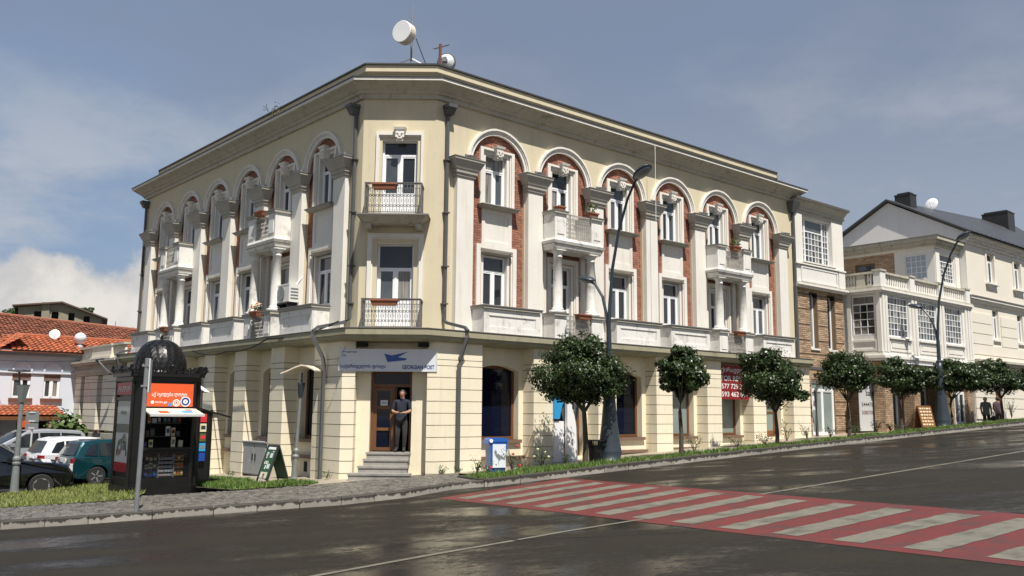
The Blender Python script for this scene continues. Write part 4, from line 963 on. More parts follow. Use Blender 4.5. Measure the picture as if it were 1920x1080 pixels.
# ------------------------------------------------------------------ houses on the left
AX = thing('annex_building', 'low pale rusticated annex with roof balustrade left of the kiosk', 'building', T((*lp(21, .6), G(*lp(21, .6)))))
pa = P4(AX); M = FL
m = MB(); m.box(-25, -17.62, -.40, 6, -2.5, 3.3); pa('wall', m, 'annex', M)
for c, w in ((-24.02, .91), (-21.63, .93), (-19.1, .9)):
    pr = O('pier', MB().box(c-w+.02, c+w-.02, -.58, -.40, .85, 3.3), 'joint_cream', AX, M)
    for i in range(8): O('block', MB().box(c-w, c+w, -.62, -.40, .86+i*.305, 1.14+i*.305), 'annex', pr, M)
    if c < -20: pass
for c in (-22.84, -20.36): O('niche_sill', MB().box(c-.33, c+.33, -.66, -.4, .74, .84), 'wood_grey', AX, M); O('window', MB().box(c-.26, c+.26, -.405, -.38, .9, 3.2), 'dark', AX, M)
m = MB(); m.box(-25.05, -17.62, -.70, -.4, .22, .74); pa('base_band', m, 'plaster_grey', M); m = MB(); m.box(-25.02, -17.62, -.62, -.4, -2.5, .22); pa('base', m, 'annex', M)
for c in (-23.3, -20.9): O('vent', MB().box(c-.3, c+.3, -.64, -.5, .02, .2), 'wood', AX, M)
m = MB(); m.box(-25.05, -17.62, -.66, -.3, 3.3, 3.42); m.box(-25.1, -17.62, -.72, -.3, 3.42, 3.56); m.box(-25.0, -17.62, -.62, -.3, 3.56, 3.78); m.box(-25.2, -17.62, -.86, -.3, 3.78, 3.88); m.box(-25.3, -17.62, -.96, -.3, 3.88, 3.96); pa('cornice', m, 'plaster_grey', M)
m = MB(); m.box(-25.2, -17.6, -.9, 6, 3.961, 3.98); pa('roof', m, 'coping', M)
for a, b, h in ((-24.95, -24.25, 4.72), (-21.8, -19.1, 4.66)):
    m = MB(); m.box(a, b, -.62, -.25, 3.98, h-.08); m.box(a-.05, b+.05, -.68, -.2, 4.0, 4.14); m.k = 1; m.box(a-.04, b+.04, -.66, -.21, h-.08, h); pa('balustrade_block', m, ['annex', 'plaster_grey'], M)
BL2 = MB().lathe([(.06, 4.06), (.075, 4.1), (.045, 4.16), (.085, 4.32), (.06, 4.45), (.045, 4.52), (.065, 4.58)], n=6).mesh('baluster', 'annex', True)
for a, b in ((-24.25, -21.8), (-19.1, -17.7)):
    m = MB(); m.box(a, b, -.55, -.3, 3.98, 4.06); m.k = 1; m.box(a, b, -.58, -.27, 4.58, 4.68); r = pa('balustrade_rail', m, ['annex', 'plaster_grey'], M); n = int((b-a)/.22)
    for i in range(n): O('baluster', BL2, par=r, M=M @ T((a+(b-a)*(i+.5)/n, -.42, 0)))
m = MB(); m.lathe([(.13, 4.72), (.16, 4.80), (.08, 4.9), (.12, 4.96), (.24, 5.06), (.28, 5.20), (.24, 5.34), (.12, 5.44), (0, 5.48)], (-24.35, -.44, 0), 14); pa('ball_finial', m, 'bluewhite', M, smooth=True)
m = MB(); m.tube([(-17.9, -1.3, 3.9), (-18.9, -1.3, 3.92), (-18.2, -.9, 3.3)], .06, 4); pa('gutter', m, 'pipe', M)

Bd = Vector((.70, .714)).normalized()
FB = Matrix(((Bd.x, -Bd.y, 0, -24.5), (Bd.y, Bd.x, 0, 39.0), (0, 0, 1, 0), (0, 0, 0, 1)))
HB = thing('townhouse', 'pale blue-white house with orange tiled roof and porch behind the parked cars', 'house', T((-23, 40.5, -1.2)))
ph = P4(HB)
w2 = [(2.27, 3.06), (3.62, 4.36), (5.2, 6.0)]
m = MB(); m.grid(1.70, 8.5, -3, 4.3, [(a, b, 2.25, 3.36) for a, b in w2]+[(2.6, 4.1, -3, 1.2)], 0, depth=.2); m.quad((1.70, 0, -3), (1.70, 5, -3), (1.70, 5, 4.3), (1.7, 0, 4.3)); ph('wall', m, 'bluewhite', FB)
for a, b in w2:
    wp = window_parts(b-a, 2.25, 3.18, .12, .0, 'casement', 'upvc', 'glass', .06); put_window(HB, FB @ T(((a+b)/2, 0, 0)), wp)
    m = MB(); m.box(a, b, .02, .2, 3.18, 3.36); ph('blind_box', m, 'wood_grey', FB)
    m = MB(); m.box(a-.1, b+.1, -.1, .1, 2.10, 2.25); ph('sill', m, 'rust', FB)
    m = MB(); xc = (a+b)/2; m.ring(.36, .44, -.07, 0, 3.50, 12, 0, math.pi, xc); m.box(xc-.05, xc+.05, -.1, 0, 3.84, 3.92); ph('window_arch', m, 'bluewhite', FB)
m = MB(); m.box(1.6, 8.5, -.08, 0, 3.40, 3.48); ph('string_course', m, 'bluewhite', FB)
m = MB(); m.box(1.5, 8.6, -.35, .1, 4.22, 4.44); ph('gutter', m, 'steel_grey', FB)
def tiles(mb, P0, U, V, nu, nv, lift=.05, jit=0):
    """rows of curved tiles on the plane P0 + u*U + v*V"""
    P0, U, V = Vector(P0), Vector(U), Vector(V); n = U.cross(V).normalized(); du, dv = U/nu, V/nv
    for j in range(nv):
        for i in range(nu):
            o = P0+du*i+dv*j+n*random.uniform(0, jit)+dv*random.uniform(-1, 1)*jit; mb.tint = random.uniform(.65, 1.25); vs = []
            for q, e in ((0, lift), (1.12, .0)):
                for uu, h in ((0, 0), (.28, lift*.8), (.6, lift), (.86, .1*lift), (1, 0)): vs.append(tuple(o+du*uu+dv*q+n*(h+e)))
            mb.add(vs, [(k, k+1, k+6, k+5) for k in range(4)]+[(0, 1, 2, 3, 4)])
    mb.tint = 1
m = MB(); tiles(m, (2.05, -.45, 4.40), (6.4, 0, 0), (0, 1.9, .80), 26, 8); tiles(m, (1.45, 3.0, 4.4), (0, -3.4, 0), (1.25, 0, .80), 12, 7); m.poly([(1.45, -.45, 4.36), (8.5, -.45, 4.36), (8.5, 1.45, 5.16), (2.7, 1.45, 5.16)]); ph('roof', m, 'tile', FB, kind='stuff', tint=True)
m = MB(); m.tube([(1.45, -.45, 4.46), (2.7, 1.45, 5.26), (8.5, 1.45, 5.26)], .09, 6); ph('ridge_cap', m, 'tile_cap' if 'tile_cap' in MATS else 'terracotta', FB)
m = MB(); tiles(m, (.6, -2.6, 1.46), (3.25, 0, 0), (.35, 2.5, .44), 14, 5); m.quad((.6, -2.6, 1.42), (3.95, -2.6, 1.42), (4.3, 0, 1.86), (.9, 0, 1.86)); ph('porch_roof', m, 'tile', FB, kind='stuff', tint=True)
m = MB(); m.box(.65, 3.9, -2.6, -2.45, 1.28, 1.42); ph('porch_beam', m, 'wood', FB)
for c in (3.33, .75):
    m = MB(); m.bricks(c-.16, c+.16, -2.4, 1.3, -2.55, .2, .09, .014, .015); m.box(c-.16, c+.16, -2.55, -2.2, -2.6, 1.3); q = MB(); ph('brick_pillar', m, 'tanbrick', FB, tint=True)
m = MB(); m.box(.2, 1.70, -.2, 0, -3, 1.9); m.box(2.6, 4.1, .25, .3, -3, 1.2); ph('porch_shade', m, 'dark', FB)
S1 = O('orange_sign', MB().box(-.28, .28, -.03, .03, -.14, .14), 'orange', M=FB @ T((2.1, -2.7, 1.12)) @ Matrix.Rotation(rad(-10), 4, 'Y') @ RZ(.3)); tag(S1, 'small tilted orange sign hanging under the tiled porch', 'sign')

TH = thing('long_house', 'long house with a weathered orange clay tile roof behind the townhouse', 'house', T((-30, 57, -1.5)))
r0, r1 = Vector((-38.3, 50.5, 8.0)), Vector((-25.2, 63.2, 7.15)); ud = (r1-r0); dn = Vector((ud.y, -ud.x, 0)).normalized()*5.2+Vector((0, 0, -2.3))
m = MB(); tiles(m, r0+dn, ud, -dn, 72, 20, .055, .035); q = [r0+dn, r1+dn, r1, r0]; m.poly([tuple(v-Vector((0, 0, .04))) for v in q]); q2 = [r0, r1, r1-dn+Vector((0, 0, -4.6)), r0-dn+Vector((0, 0, -4.6))]; m.poly([tuple(v) for v in q2]); O('roof', m, 'oldtile', TH, kind='stuff', tint=True)
m = MB(); d2 = dn*.93; e = Vector((0, 0, -.12)); m.poly([tuple(v) for v in (r0+d2+e, r1+d2+e, r1+d2+Vector((0, 0, -8)), r0+d2+Vector((0, 0, -8)))]); m.poly([tuple(v) for v in (r1+d2+e, r1, r1-d2+Vector((0, 0, -4.4)), r1-d2+Vector((0, 0, -10)), r1+d2+Vector((0, 0, -8)))]); O('wall', m, 'oldrender', TH)
m = MB(); m.tube([tuple(r0+Vector((0, 0, .05))), tuple(r1+Vector((0, 0, .05)))], .12, 6); O('ridge_cap', m, 'terracotta', TH)
OB = thing('hill_house', 'old grey rendered gabled house with four arched openings on the hill', 'house', T((-43, 85, 4)))
F8 = T((-43.7, 85, .42)) @ RZ(rad(25))
m = MB(); hs = [(-2.35, -1.7, 9.95, 10.52), (-.85, -.25, 9.75, 10.55), (.6, 1.15, 9.75, 10.5), (1.95, 2.5, 9.6, 10.25)]
m.grid(-3.7, 3.6, 4, 9.6, [], 0); m.grid(-3.7, 3.6, 9.6, 10.0, [h for h in hs], 0, depth=.5)
m = MB(); m.grid(-3.7, 3.55, 2, 9.85, [(h[0], h[1], h[2], 9.85) for h in hs], 0)
def above(z0):
    xs = sorted({-3.7, 3.55, 0, *[h[0] for h in hs], *[h[1] for h in hs]})
    for a, b in zip(xs, xs[1:]):
        hh = [h for h in hs if h[0] < (a+b)/2 < h[1]]; zb = hh[0][3] if hh else z0; top = lambda x: 11.35-(abs(x)*.145 if x < 0 else x*.365)
        m.quad((a, 0, zb), (b, 0, zb), (b, 0, top(b)), (a, 0, top(a)))
above(9.85); m.quad((3.55, 0, 2), (3.55, 9, 2), (3.55, 9, 10.05), (3.55, 0, 10.05)); O('wall', m, 'oldrender', OB, F8)
for h in hs: O('opening', MB().box(h[0]-.05, h[1]+.05, .3, .35, h[2]-.2, h[3]+.1), 'dark', OB, F8); O('arch', MB().ring((h[1]-h[0])/2, (h[1]-h[0])/2+.10, -.04, .04, h[3]-.16, 8, 0, math.pi, (h[0]+h[1])/2), 'oldrender', OB, F8)
m = MB(); m.ext([(0, 11.40), (4.1, 9.98), (4.1, 10.10), (0, 11.56), (-4.2, 11.0), (-4.2, 10.88)], -.5, 9); O('roof', m, 'far_roof', OB, F8)
O('chimney', MB().box(-1.72, -1.05, -.15, .5, 8, 11.42), 'oldrender', OB, F8)
# ------------------------------------------------------------------ things on and round the corner building
def lbl(o, label, cat, group=None): return tag(o, label, cat, group)
# post office sign
MS = T((-4.80, 24.583, 0))
sg = thing('shop_sign', 'long white post office sign with blue lettering above the entrance steps', 'sign', MS @ T((1.36, 0, 2.93)))
m = MB(); m.box(0, 2.72, 0, .16, 2.93, 3.53); O('sign_box', m, 'signwhite', sg, MS); m = MB(); m.frame(-.012, 2.732, 2.918, 3.542, .02, -.008, .17); O('sign_frame', m, 'aluminium', sg, MS)
px2 = lambda x, y: ((x-430)*.002636, 2.93+(765-y)*.00245)
lg = [px2(*p) for p in ((905, 567), (985, 588), (1153, 547), (1050, 608), (1146, 622), (1132, 641), (942, 663))]
O('emblem', MB().ext(lg, -.012, .0), 'postblue', sg, MS)
def st(body, x, z, h, w=None, mm='textblue', b=.012): return text('lettering', body, MS @ T((x, 0, z)), h, mm, sg, w, 0, b)
st('საქართველოს ფოსტა', .045, 2.985, .13, 1.26, 'textblue', .028); st('GEORGIAN POST', 1.76, 2.985, .115, .90, 'textblue', .030); st('www.gpost.ge', .065, 3.42, .06, .42, 'textblack', .004); st('2200', .06, 3.33, .05, .13, 'textblack', .002)
for i, x in enumerate((-4.18, -2.45)):
    f = thing('floodlight', ('left' if i == 0 else 'right')+'most black floodlight squeezed above the white post office sign', 'floodlight', T((x, 24.6, 3.60)), 'floodlights above the post sign')
    m = MB(); m.box(x-.15, x+.15, 24.5, 24.72, 3.61, 3.72); O('lamp_body', m, 'dark', f); O('bracket', MB().box(x-.03, x+.03, 24.6, 24.66, 3.72, 3.8), 'iron', f)
# floodlights on the capitals
m = MB(); m.fr((.10, -.10, 0, .10), (.14, -.13, .10, .10)); FLB = m.mesh('lamp_body', 'steel_grey'); FLK = MB().box(-.16, .16, .06, .10, 0, .16).mesh('bracket', 'steel_grey')
nth = ['first', 'second', 'third', 'fourth', 'fifth', 'sixth', 'seventh']
for F, xs, nm in ((FR, [1.0+PRT*i for i in range(7)], 'right'), (FL, [-(.95+PLT*i) for i in range(7)], 'left')):
    for i, x in enumerate(xs):
        M = F @ T((x+.12, -.26, 9.342)) @ RZ(random.uniform(-.2, .2)); f = thing('floodlight', 'small grey floodlight on the %s capital from the corner, %s hand facade' % (nth[i], nm), 'floodlight', M, 'floodlights on the capitals')
        O('lamp_body', FLB, par=f, M=M); O('bracket', FLK, par=f, M=M)
# flower boxes and pots
def flowerbox(M, w, label, flowers=0, plant=0, h=.16):
    f = thing('flower_box', label, 'flower box', M, 'terracotta flower boxes on the balconies')
    m = MB(); a, b = w/2*.86, w/2; m.add([(-a, -.09, 0), (a, -.09, 0), (a, .09, 0), (-a, .09, 0), (-b, -.12, h), (b, -.12, h), (b, .12, h), (-b, .12, h)], [(0, 3, 2, 1), (0, 1, 5, 4), (1, 2, 6, 5), (2, 3, 7, 6), (3, 0, 4, 7)]); m.box(-b-.015, b+.015, -.135, -.105, h-.035, h+.01); m.box(-b-.015, b+.015, .105, .135, h-.035, h+.01); m.box(-b, b, -.11, .11, h-.03, h-.02)
    O('box', m, 'terracotta', f, M)
    if flowers or plant:
        m = MB()
        for i in range(60):
            x, y = random.uniform(-b, b), random.uniform(-.1, .1); z = h+random.random()*(.22 if flowers else .3); d = Vector((random.gauss(0, 1), random.gauss(0, 1), random.gauss(0, 1))).normalized()*.05; e = d.cross(Vector((random.random(), 1, .3))).normalized()*.025; p = Vector((x, y, z))
            m.quad(tuple(p-d), tuple(p+e), tuple(p+d), tuple(p-e))
        O('foliage', m, 'leaf_rose', f, M, kind='stuff')
    if flowers:
        m = MB()
        for i in range(34):
            x, y, z = random.uniform(-b, b), random.uniform(-.12, .1), h+.08+random.random()*.2; m.lathe([(0, -.03), (.035, 0), (0, .03)], (x, y, z), 5, random.choice((0, 1)))
        O('blossoms', m, ['petal_pink', 'petal_cream'], f, M, kind='stuff')
    return f
flowerbox(FC @ T((-.30, -.68, 8.10)), .72, 'reddish brown flower box on the upper iron balcony of the corner')
flowerbox(FC @ T((-.22, -.68, 4.76)), .78, 'reddish brown flower box on the lower iron balcony above the post sign')
rb = lambda i: FR @ T((rbay[i][1], PY+.02, 0)); lb = lambda i: FL @ T((lbay[i][1], PY+.02, 0))
flowerbox(rb(1) @ T((-.62, .25, 8.22)), .32, 'small clay pot on the left post of the nearest right hand stone balcony', 0, 0, .2)
flowerbox(rb(1) @ T((.72, .1, 8.22)), .42, 'clay pot with a yellow-green plant on the nearest right hand stone balcony', 0, 1)
flowerbox(rb(1) @ T((.12, -.06, 4.78)), .55, 'clay flower box on the railing beneath the two columns, right facade')
flowerbox(rb(4) @ T((.0, -.05, 8.08)), .5, 'clay flower box with green stem on the farther right hand stone balcony', 0, 1)
flowerbox(rb(4) @ T((.1, -.05, 4.78)), .5, 'clay flower box on the farther lower railing of the right facade')
flowerbox(lb(1) @ T((-.05, -.04, 8.12)), .55, 'clay flower box on the nearer upper balcony of the left facade')
flowerbox(lb(1) @ T((.05, -.10, 4.80)), .5, 'clay flower box full of pink flowers on the left facade railing', 1)
flowerbox(lb(4) @ T((.05, -.06, 4.80)), .5, 'clay flower box on the farther railing of the left facade, above the kiosk')
# air conditioner
M = FL @ T((-3.62, -.32, 5.02)); ac = thing('air_conditioner', 'white air conditioner unit standing beside the column on the left facade', 'air conditioner', M)
m = MB(); m.box(-.42, .42, -.17, .17, .16, .74); O('casing', m, 'ac', ac, M); m = MB(); m.frame(-.40, .40, .18, .72, .02, -.18, -.165); O('front_panel', m, 'ac', ac, M)
m = MB(); m.lathe([(.22, 0), (.235, .02), (0, .02)], (0, 0, 0), 16, M=T((-.12, -.18, .45)) @ Matrix.Rotation(rad(90), 4, 'X')); O('fan_grille', m, 'steel_grey', ac, M)
for i in range(4): O('louvre', MB().box(.421, .43, -.13, .13, .26+i*.1, .30+i*.1), 'steel_grey', ac, M)
m = MB(); m.box(-.36, -.32, -.2, .3, 0, .16); m.box(.32, .36, -.2, .3, 0, .16); m.box(-.4, .4, -.2, -.16, .1, .14); O('bracket', m, 'dark', ac, M)
m = MB(); m.tube([(.40, .05, .7), (.36, .3, 1.0), (.30, .33, 1.35)], .02, 5); O('hose', m, 'upvc', ac, M)
# antennas on the roof
def circle_frame(p, d): return Matrix.Translation(p) @ Vector(d).to_track_quat('Z', 'Y').to_matrix().to_4x4()
AN = T((-3.25, 26.6, 12.16)); a = thing('drum_antenna', 'large white drum shaped microwave antenna on the roof corner', 'antenna', AN)
Md = AN @ circle_frame((-.18, -.30, 1.42), (-.50, -.95, -.02)); m = MB(); m.lathe([(0, .20), (.335, .205), (.35, .19)], n=28); O('radome', m, 'dishwhite', a, Md, smooth=False); m = MB(); m.lathe([(.35, .19), (.35, -.10), (.30, -.15), (.1, -.22), (0, -.22)], n=28); O('drum', m, 'panel_cream', a, Md)
m = MB(); m.tube([(0, 0, 0), (0, 0, 2.1)], .035, 6); m.tube([(0, 0, 2.1), (.02, 0, 2.55)], .008, 4); O('mast', m, 'steel_grey', a, AN)
for e in ((-1.0, -.3, .15), (1.05, -.15, .10)): m = MB(); m.tube([(0, 0, .72), e], .028, 6); O('brace', m, 'upvc', a, AN)
m = MB(); m.tube([(.16, -.2, 1.3), (.48, -.1, .48)], .015, 5); O('strut', m, 'dark', a, AN)
AN2 = T((-2.32, 26.4, 12.16)); a = thing('grey_dish', 'small round grey dish on a rusty mast at the roof corner', 'antenna', AN2)
m = MB(); m.tube([(0, 0, -.05), (0, 0, 1.12)], .045, 6); m.tube([(-.22, .05, .98), (.28, -.05, 1.08)], .018, 5); O('mast', m, 'rust', a, AN2)
Md = AN2 @ circle_frame((.16, .18, .62), (.15, .98, .05)); m = MB(); m.lathe([(.0, -.08), (.12, -.06), (.24, .02), (.29, .08), (.27, .08), (0, -.05)], n=22); O('dish', m, 'aluminium', a, Md, smooth=True); m = MB(); m.lathe([(.295, .06), (.31, .10), (.29, .12)], n=22); O('rim', m, 'pipe', a, Md); m = MB(); m.box(-.08, .08, -.06, .06, -.22, -.06); O('feed', m, 'steel_grey', a, Md)
AN3 = T((-4.15, 26.2, 12.16)); a = thing('wedge_antenna', 'little white tilted panel antenna at the left of the roof corner', 'antenna', AN3)
m = MB(); m.box(-.16, .12, -.03, .03, .02, .34); O('panel', m, 'dishwhite', a, AN3 @ Matrix.Rotation(.5, 4, 'Y')); m = MB(); m.tube([(0, 0, -.02), (.25, .1, .12), (.5, .1, .06)], .03, 5); O('bracket', m, 'steel_grey', a, AN3)
# banner, notices
def card(name, label, cat, M, w, h, m, lines, group=None, mt='textblack', frame=None):
    t = thing(name, label, cat, M, group); O('board', MB().box(0, w, 0, .02, 0, h), m, t, M)
    for body, x, z, hh, ww, c in lines: text('lettering', body, M @ T((x, 0, z)), hh, c or mt, t, ww, 0, .01)
    return t
card('rent_banner', 'dark red for rent banner with white writing hung between two piers', 'banner', FR @ T((13.05, -.42, 2.36)), 1.95, 1.30, 'darkred' if 'darkred' in MATS else 'red',
     [('ქირავდება', .08, .98, .24, 1.75, 'textwhite'), ('FOR RENT', .08, .70, .19, 1.55, 'textwhite'), ('577 729 317', .08, .40, .19, 1.65, 'textwhite'), ('593 462 869', .08, .10, .19, 1.68, 'textwhite')])
card('sale_banner', 'tall grey for sale banner on the brick wall under the white oriel', 'banner', FR @ T((22.6, -.85, 1.1)), 1.45, 2.45, 'aluminium',
     [('for', .2, 2.0, .25, .5, 'rust'), ('sale', .62, 1.55, .28, .72, 'textblack'), ('544470', .2, 1.08, .18, 1.05, 'textblack'), ('5080700', .2, .72, .18, 1.05, 'rust')])
def notice(s, z, w, h, label, face=0):
    M = FR @ T((s, .135, z)); t = thing('notice', label, 'notice', M, 'paper notices in the shop windows'); O('sheet', MB().box(0, w, 0, .006, 0, h), 'signwhite', t, M)
    for a, b, c, d, mm in ((.1, .5, .62, .9, 'textblack'), (.15, .85, .2, .36, 'postblue'), (.12, .8, .45, .5, 'lamp_grey')): O('print', MB().box(w*a, w*b, -.006, 0, h*c, h*d), mm, t, M)
notice(10.42, 1.85, .26, .62, 'white notice in the pale shop window behind the second street tree'); notice(13.3, 1.75, .24, .58, 'white notice in the shop window under the red banner'); notice(16.15, 1.95, .24, .5, 'white notice on the last brown shop door of the corner building')
pc = card('poster', 'white poster with purple print on the brick house door', 'poster', FR @ T((20.35, .10, 2.0)), .36, .62, 'signwhite', [])
O('print', MB().ext([(.06, .2), (.16, .14), (.28, .24), (.30, .42), (.2, .5), (.14, .4), (.08, .38)], -.004, 0), 'cloth_purple', pc, WM[pc.name])
M = FC @ T((-.33, -.045, 1.98)); t = thing('notice', 'small white notice stuck on the glass of the entrance door', 'notice', M); O('sheet', MB().box(0, .20, 0, .005, 0, .15), 'signwhite', t, M); text('print', '@@', M @ T((.03, 0, .04)), .07, 'textblack', t, .14)
M = FR @ T((6.05, -.105, 1.9)); t = thing('number_plate', 'small white plate on the wall right of the cash machine', 'plate', M); O('plate', MB().box(0, .28, -.01, 0, 0, .3), 'signwhite', t, M)
# cash machine with hooded side
M = FR @ T((4.55, -.62, G(*rp(4.6, .6)))); atm = thing('cash_machine', 'white and blue cash machine with curved side wing by the brown shop door', 'cash machine', M)
pr = [(0, 0), (.44, 0), (.46, .5), (.42, 1.0), (.30, 1.45), (.16, 1.75), (.06, 1.9), (0, 1.95)]
m = MB(); m.ext([(x, z) for x, z in pr], -.05, .06); O('side_wing', m, 'dishwhite', atm, M @ T((.12, -.1, 0)))
m = MB(); m.box(-.32, .12, .0, .5, 0, 1.25); O('body', m, 'dishwhite', atm, M)
m = MB(); n = 10; pts = [(-.32+.0*i, 0) for i in range(0)]
hood = [(-.34+.78*(1-math.cos(math.pi/2*i/8)), 1.22+.95*math.sin(math.pi/2*i/8)) for i in range(9)]
m.ext([(-.34, 1.32), (-.34, 1.9), (-.28, 2.08), (-.15, 2.2), (.1, 2.25), (.4, 2.2), (.2, 2.0), (.0, 1.75), (-.08, 1.5), (-.12, 1.32)], -.06, .4); O('hood', m, 'skyblue', atm, M)
m = MB(); m.ext([(.12+.40*math.cos(a)*1.0+.2, 1.72+.62*math.sin(a)) for a in [2*math.pi*i/18 for i in range(18)]], .0, .03); O('dark_shield', m, 'pipe', atm, M @ T((.1, .03, 0)))
for x, z, w in ((.40, 1.86, .12), (.38, 1.66, .10), (.36, 1.52, .22)): O('logo', MB().box(x, x+w, .008, .028, z, z+.10), 'textwhite', atm, M @ T((0, 0, 0)))
# electrical cabinet
M = FL @ T((-4.92, -.50, G(*lp(4.9, .6)))); c = thing('electric_cabinet', 'light grey two door electrical cabinet against the left facade', 'cabinet', M)
m = MB(); m.box(-.80, .80, -.05, .38, .04, 1.05); O('case', m, 'cabinet', c, M); O('roof_plate', MB().box(-.84, .84, -.1, .4, 1.05, 1.09), 'cabinet', c, M); O('plinth', MB().box(-.78, .78, -.03, .36, -.25, .04), 'dark', c, M)
for s_ in (-1, 1): O('door', MB().box(min(s_*.02, s_*.76), max(s_*.02, s_*.76), -.075, -.05, .08, 1.01), 'cabinet', c, M); O('handle', MB().box(s_*.10-.02, s_*.10+.02, -.10, -.075, .5, .7), 'dark', c, M)
# A-boards
ab = FC @ Matrix.Identity(4)
def aboard(M, label, w, h, sp, mats, draw):
    t = thing('sandwich_board', label, 'sandwich board', M)
    a = math.atan2(sp/2, h); L = h/math.cos(a)
    for s_ in (-1, 1):
        MM = M @ T((0, 0, h)) @ Matrix.Rotation(s_*a, 4, 'Y') @ T((0, 0, -h)) if 0 else M @ T((s_*0, 0, h)) @ Matrix.Rotation(-s_*a, 4, 'Y')
        m = MB(); m.box(-.012, .012, -w/2, w/2, -L*.88, 0); p = O('panel', m, mats[0], t, MM)
        m = MB()
        for y in (-w/2, w/2): m.box(-.02, .02, y-.02, y+.02, -L, 0)
        m.box(-.02, .02, -w/2, w/2, -.04, 0); m.box(-.02, .02, -w/2, w/2, -L*.90, -L*.86); O('frame', m, mats[1], p, MM)
        if s_ < 0: draw(p, MM @ RZ(-math.pi/2) , w, L)
    return t
def draw1(p, M, w, L):
    def bx(n, x0, x1, z0, z1, mm): O(n, MB().box(x0, x1, -.020, -.013, z0, z1), mm, p, M)
    bx('header', -.20, .20, -.13, -.06, 'textwhite'); bx('photo', -.19, .18, -.98, -.76, 'panel_cream'); bx('cup', -.05, .05, -.94, -.80, 'cloth_dark')
    for x, z, s_ in ((-.15, -.26, .07), (-.13, -.50, .06), (-.02, -.50, .06)): O('drawing', MB().ring(s_*.55, s_*.8, -.02, -.013, z, 10, 0, 2*math.pi, x), 'textwhite', p, M)
    bx('drawing', -.16, -.14, -.38, -.30, 'textwhite'); bx('card', .02, .15, -.36, -.23, 'signwhite'); bx('card', .02, .16, -.66, -.53, 'signwhite'); bx('drawing', .1, .16, -.20, -.17, 'textwhite'); bx('drawing', -.08, -.04, -.68, -.57, 'textwhite')
x, y = lp(.92, 1.95); aboard(T((x, y, G(x, y))) @ RZ(rad(42)), 'green sandwich board with white chalk drawings on the grass', .58, 1.02, .68, ('aboard', 'black'), draw1)
def draw2(p, M, w, L):
    for i in range(6):
        x = -w/2+.08
        while x < w/2-.1: ww = random.uniform(.06, .16); O('chalk_mark', MB().box(x, min(x+ww, w/2-.06), -.018, -.013, -.16-i*.14, -.10-i*.14), 'petal_cream', p, M); x += ww+.05
x, y = rp(24.3, 2.9); aboard(T((x, y, G(x, y)-.02)) @ RZ(rad(118)), 'brown wooden chalk menu board in front of the shops', .85, 1.05, .5, ('chalkwood', 'wood'), draw2)
# blue litter bin with picture panel
M = T(g3(-.40, 24.35, .02)) @ RZ(rad(18)); b = thing('blue_bin', 'bright blue litter bin with a white bird picture panel on its front', 'bin', M)
m = MB(); m.add([(-.20, -.22, 0), (.20, -.22, 0), (.20, .22, 0), (-.20, .22, 0), (-.245, -.25, .80), (.245, -.25, .80), (.245, .25, .80), (-.245, .25, .80)], [(0, 3, 2, 1), (0, 1, 5, 4), (1, 2, 6, 5), (2, 3, 7, 6), (3, 0, 4, 7), (4, 5, 6, 7)]); O('body', m, 'bin_blue', b, M)
m = MB(); m.ext([(-.31, .74), (-.27, .86), (-.20, .90), (.23, .90), (.27, .86), (.27, .80), (-.24, .80)], -.265, .27); O('lid', m, 'bin_blue', b, M)
O('picture_panel', MB().box(-.17, .20, -.262, -.25, .12, .74), 'bin_panel', b, M)
m = MB(); m.ext([(-.08, .42), (-.02, .50), (.02, .46), (.10, .42), (.19, .33), (.06, .36), (.02, .30), (-.02, .36)], -.27, -.262); m.ext([(-.08, .42), (-.13, .54), (-.09, .60), (-.06, .55), (-.05, .46)], -.269, -.262); m.box(-.01, .0, -.268, -.262, .2, .32); O('bird_print', m, 'steel_grey', b, M)
m = MB(); m.lathe([(.05, 0), (.05, .02), (0, .02)], n=14, M=T((-.22, -.27, .83)) @ Matrix.Rotation(rad(90), 4, 'X')); O('badge', m, 'textwhite', b, M)
# slatted litter basket
M = T(g3(2.45, 25.75, .02)); b = thing('litter_basket', 'small black slatted litter basket between tree trunk and lamp post', 'litter basket', M)
m = MB(); m.lathe([(.16, .02), (.17, .35), (.19, .5), (.18, .02)], n=16); O('liner', m, 'black', b, M)
for i in range(18): a = 2*math.pi*i/18; c_2, s_2 = math.cos(a), math.sin(a); m = MB(); m.tube([(c_2*.18, s_2*.18, .02), (c_2*.19, s_2*.19, .45), (c_2*.25, s_2*.25, .66)], .018, 4); O('slat', m, 'black', b, M)
m = MB(); m.lathe([(.24, .64), (.27, .64), (.27, .67), (.24, .67)], n=18); O('rim', m, 'black', b, M)
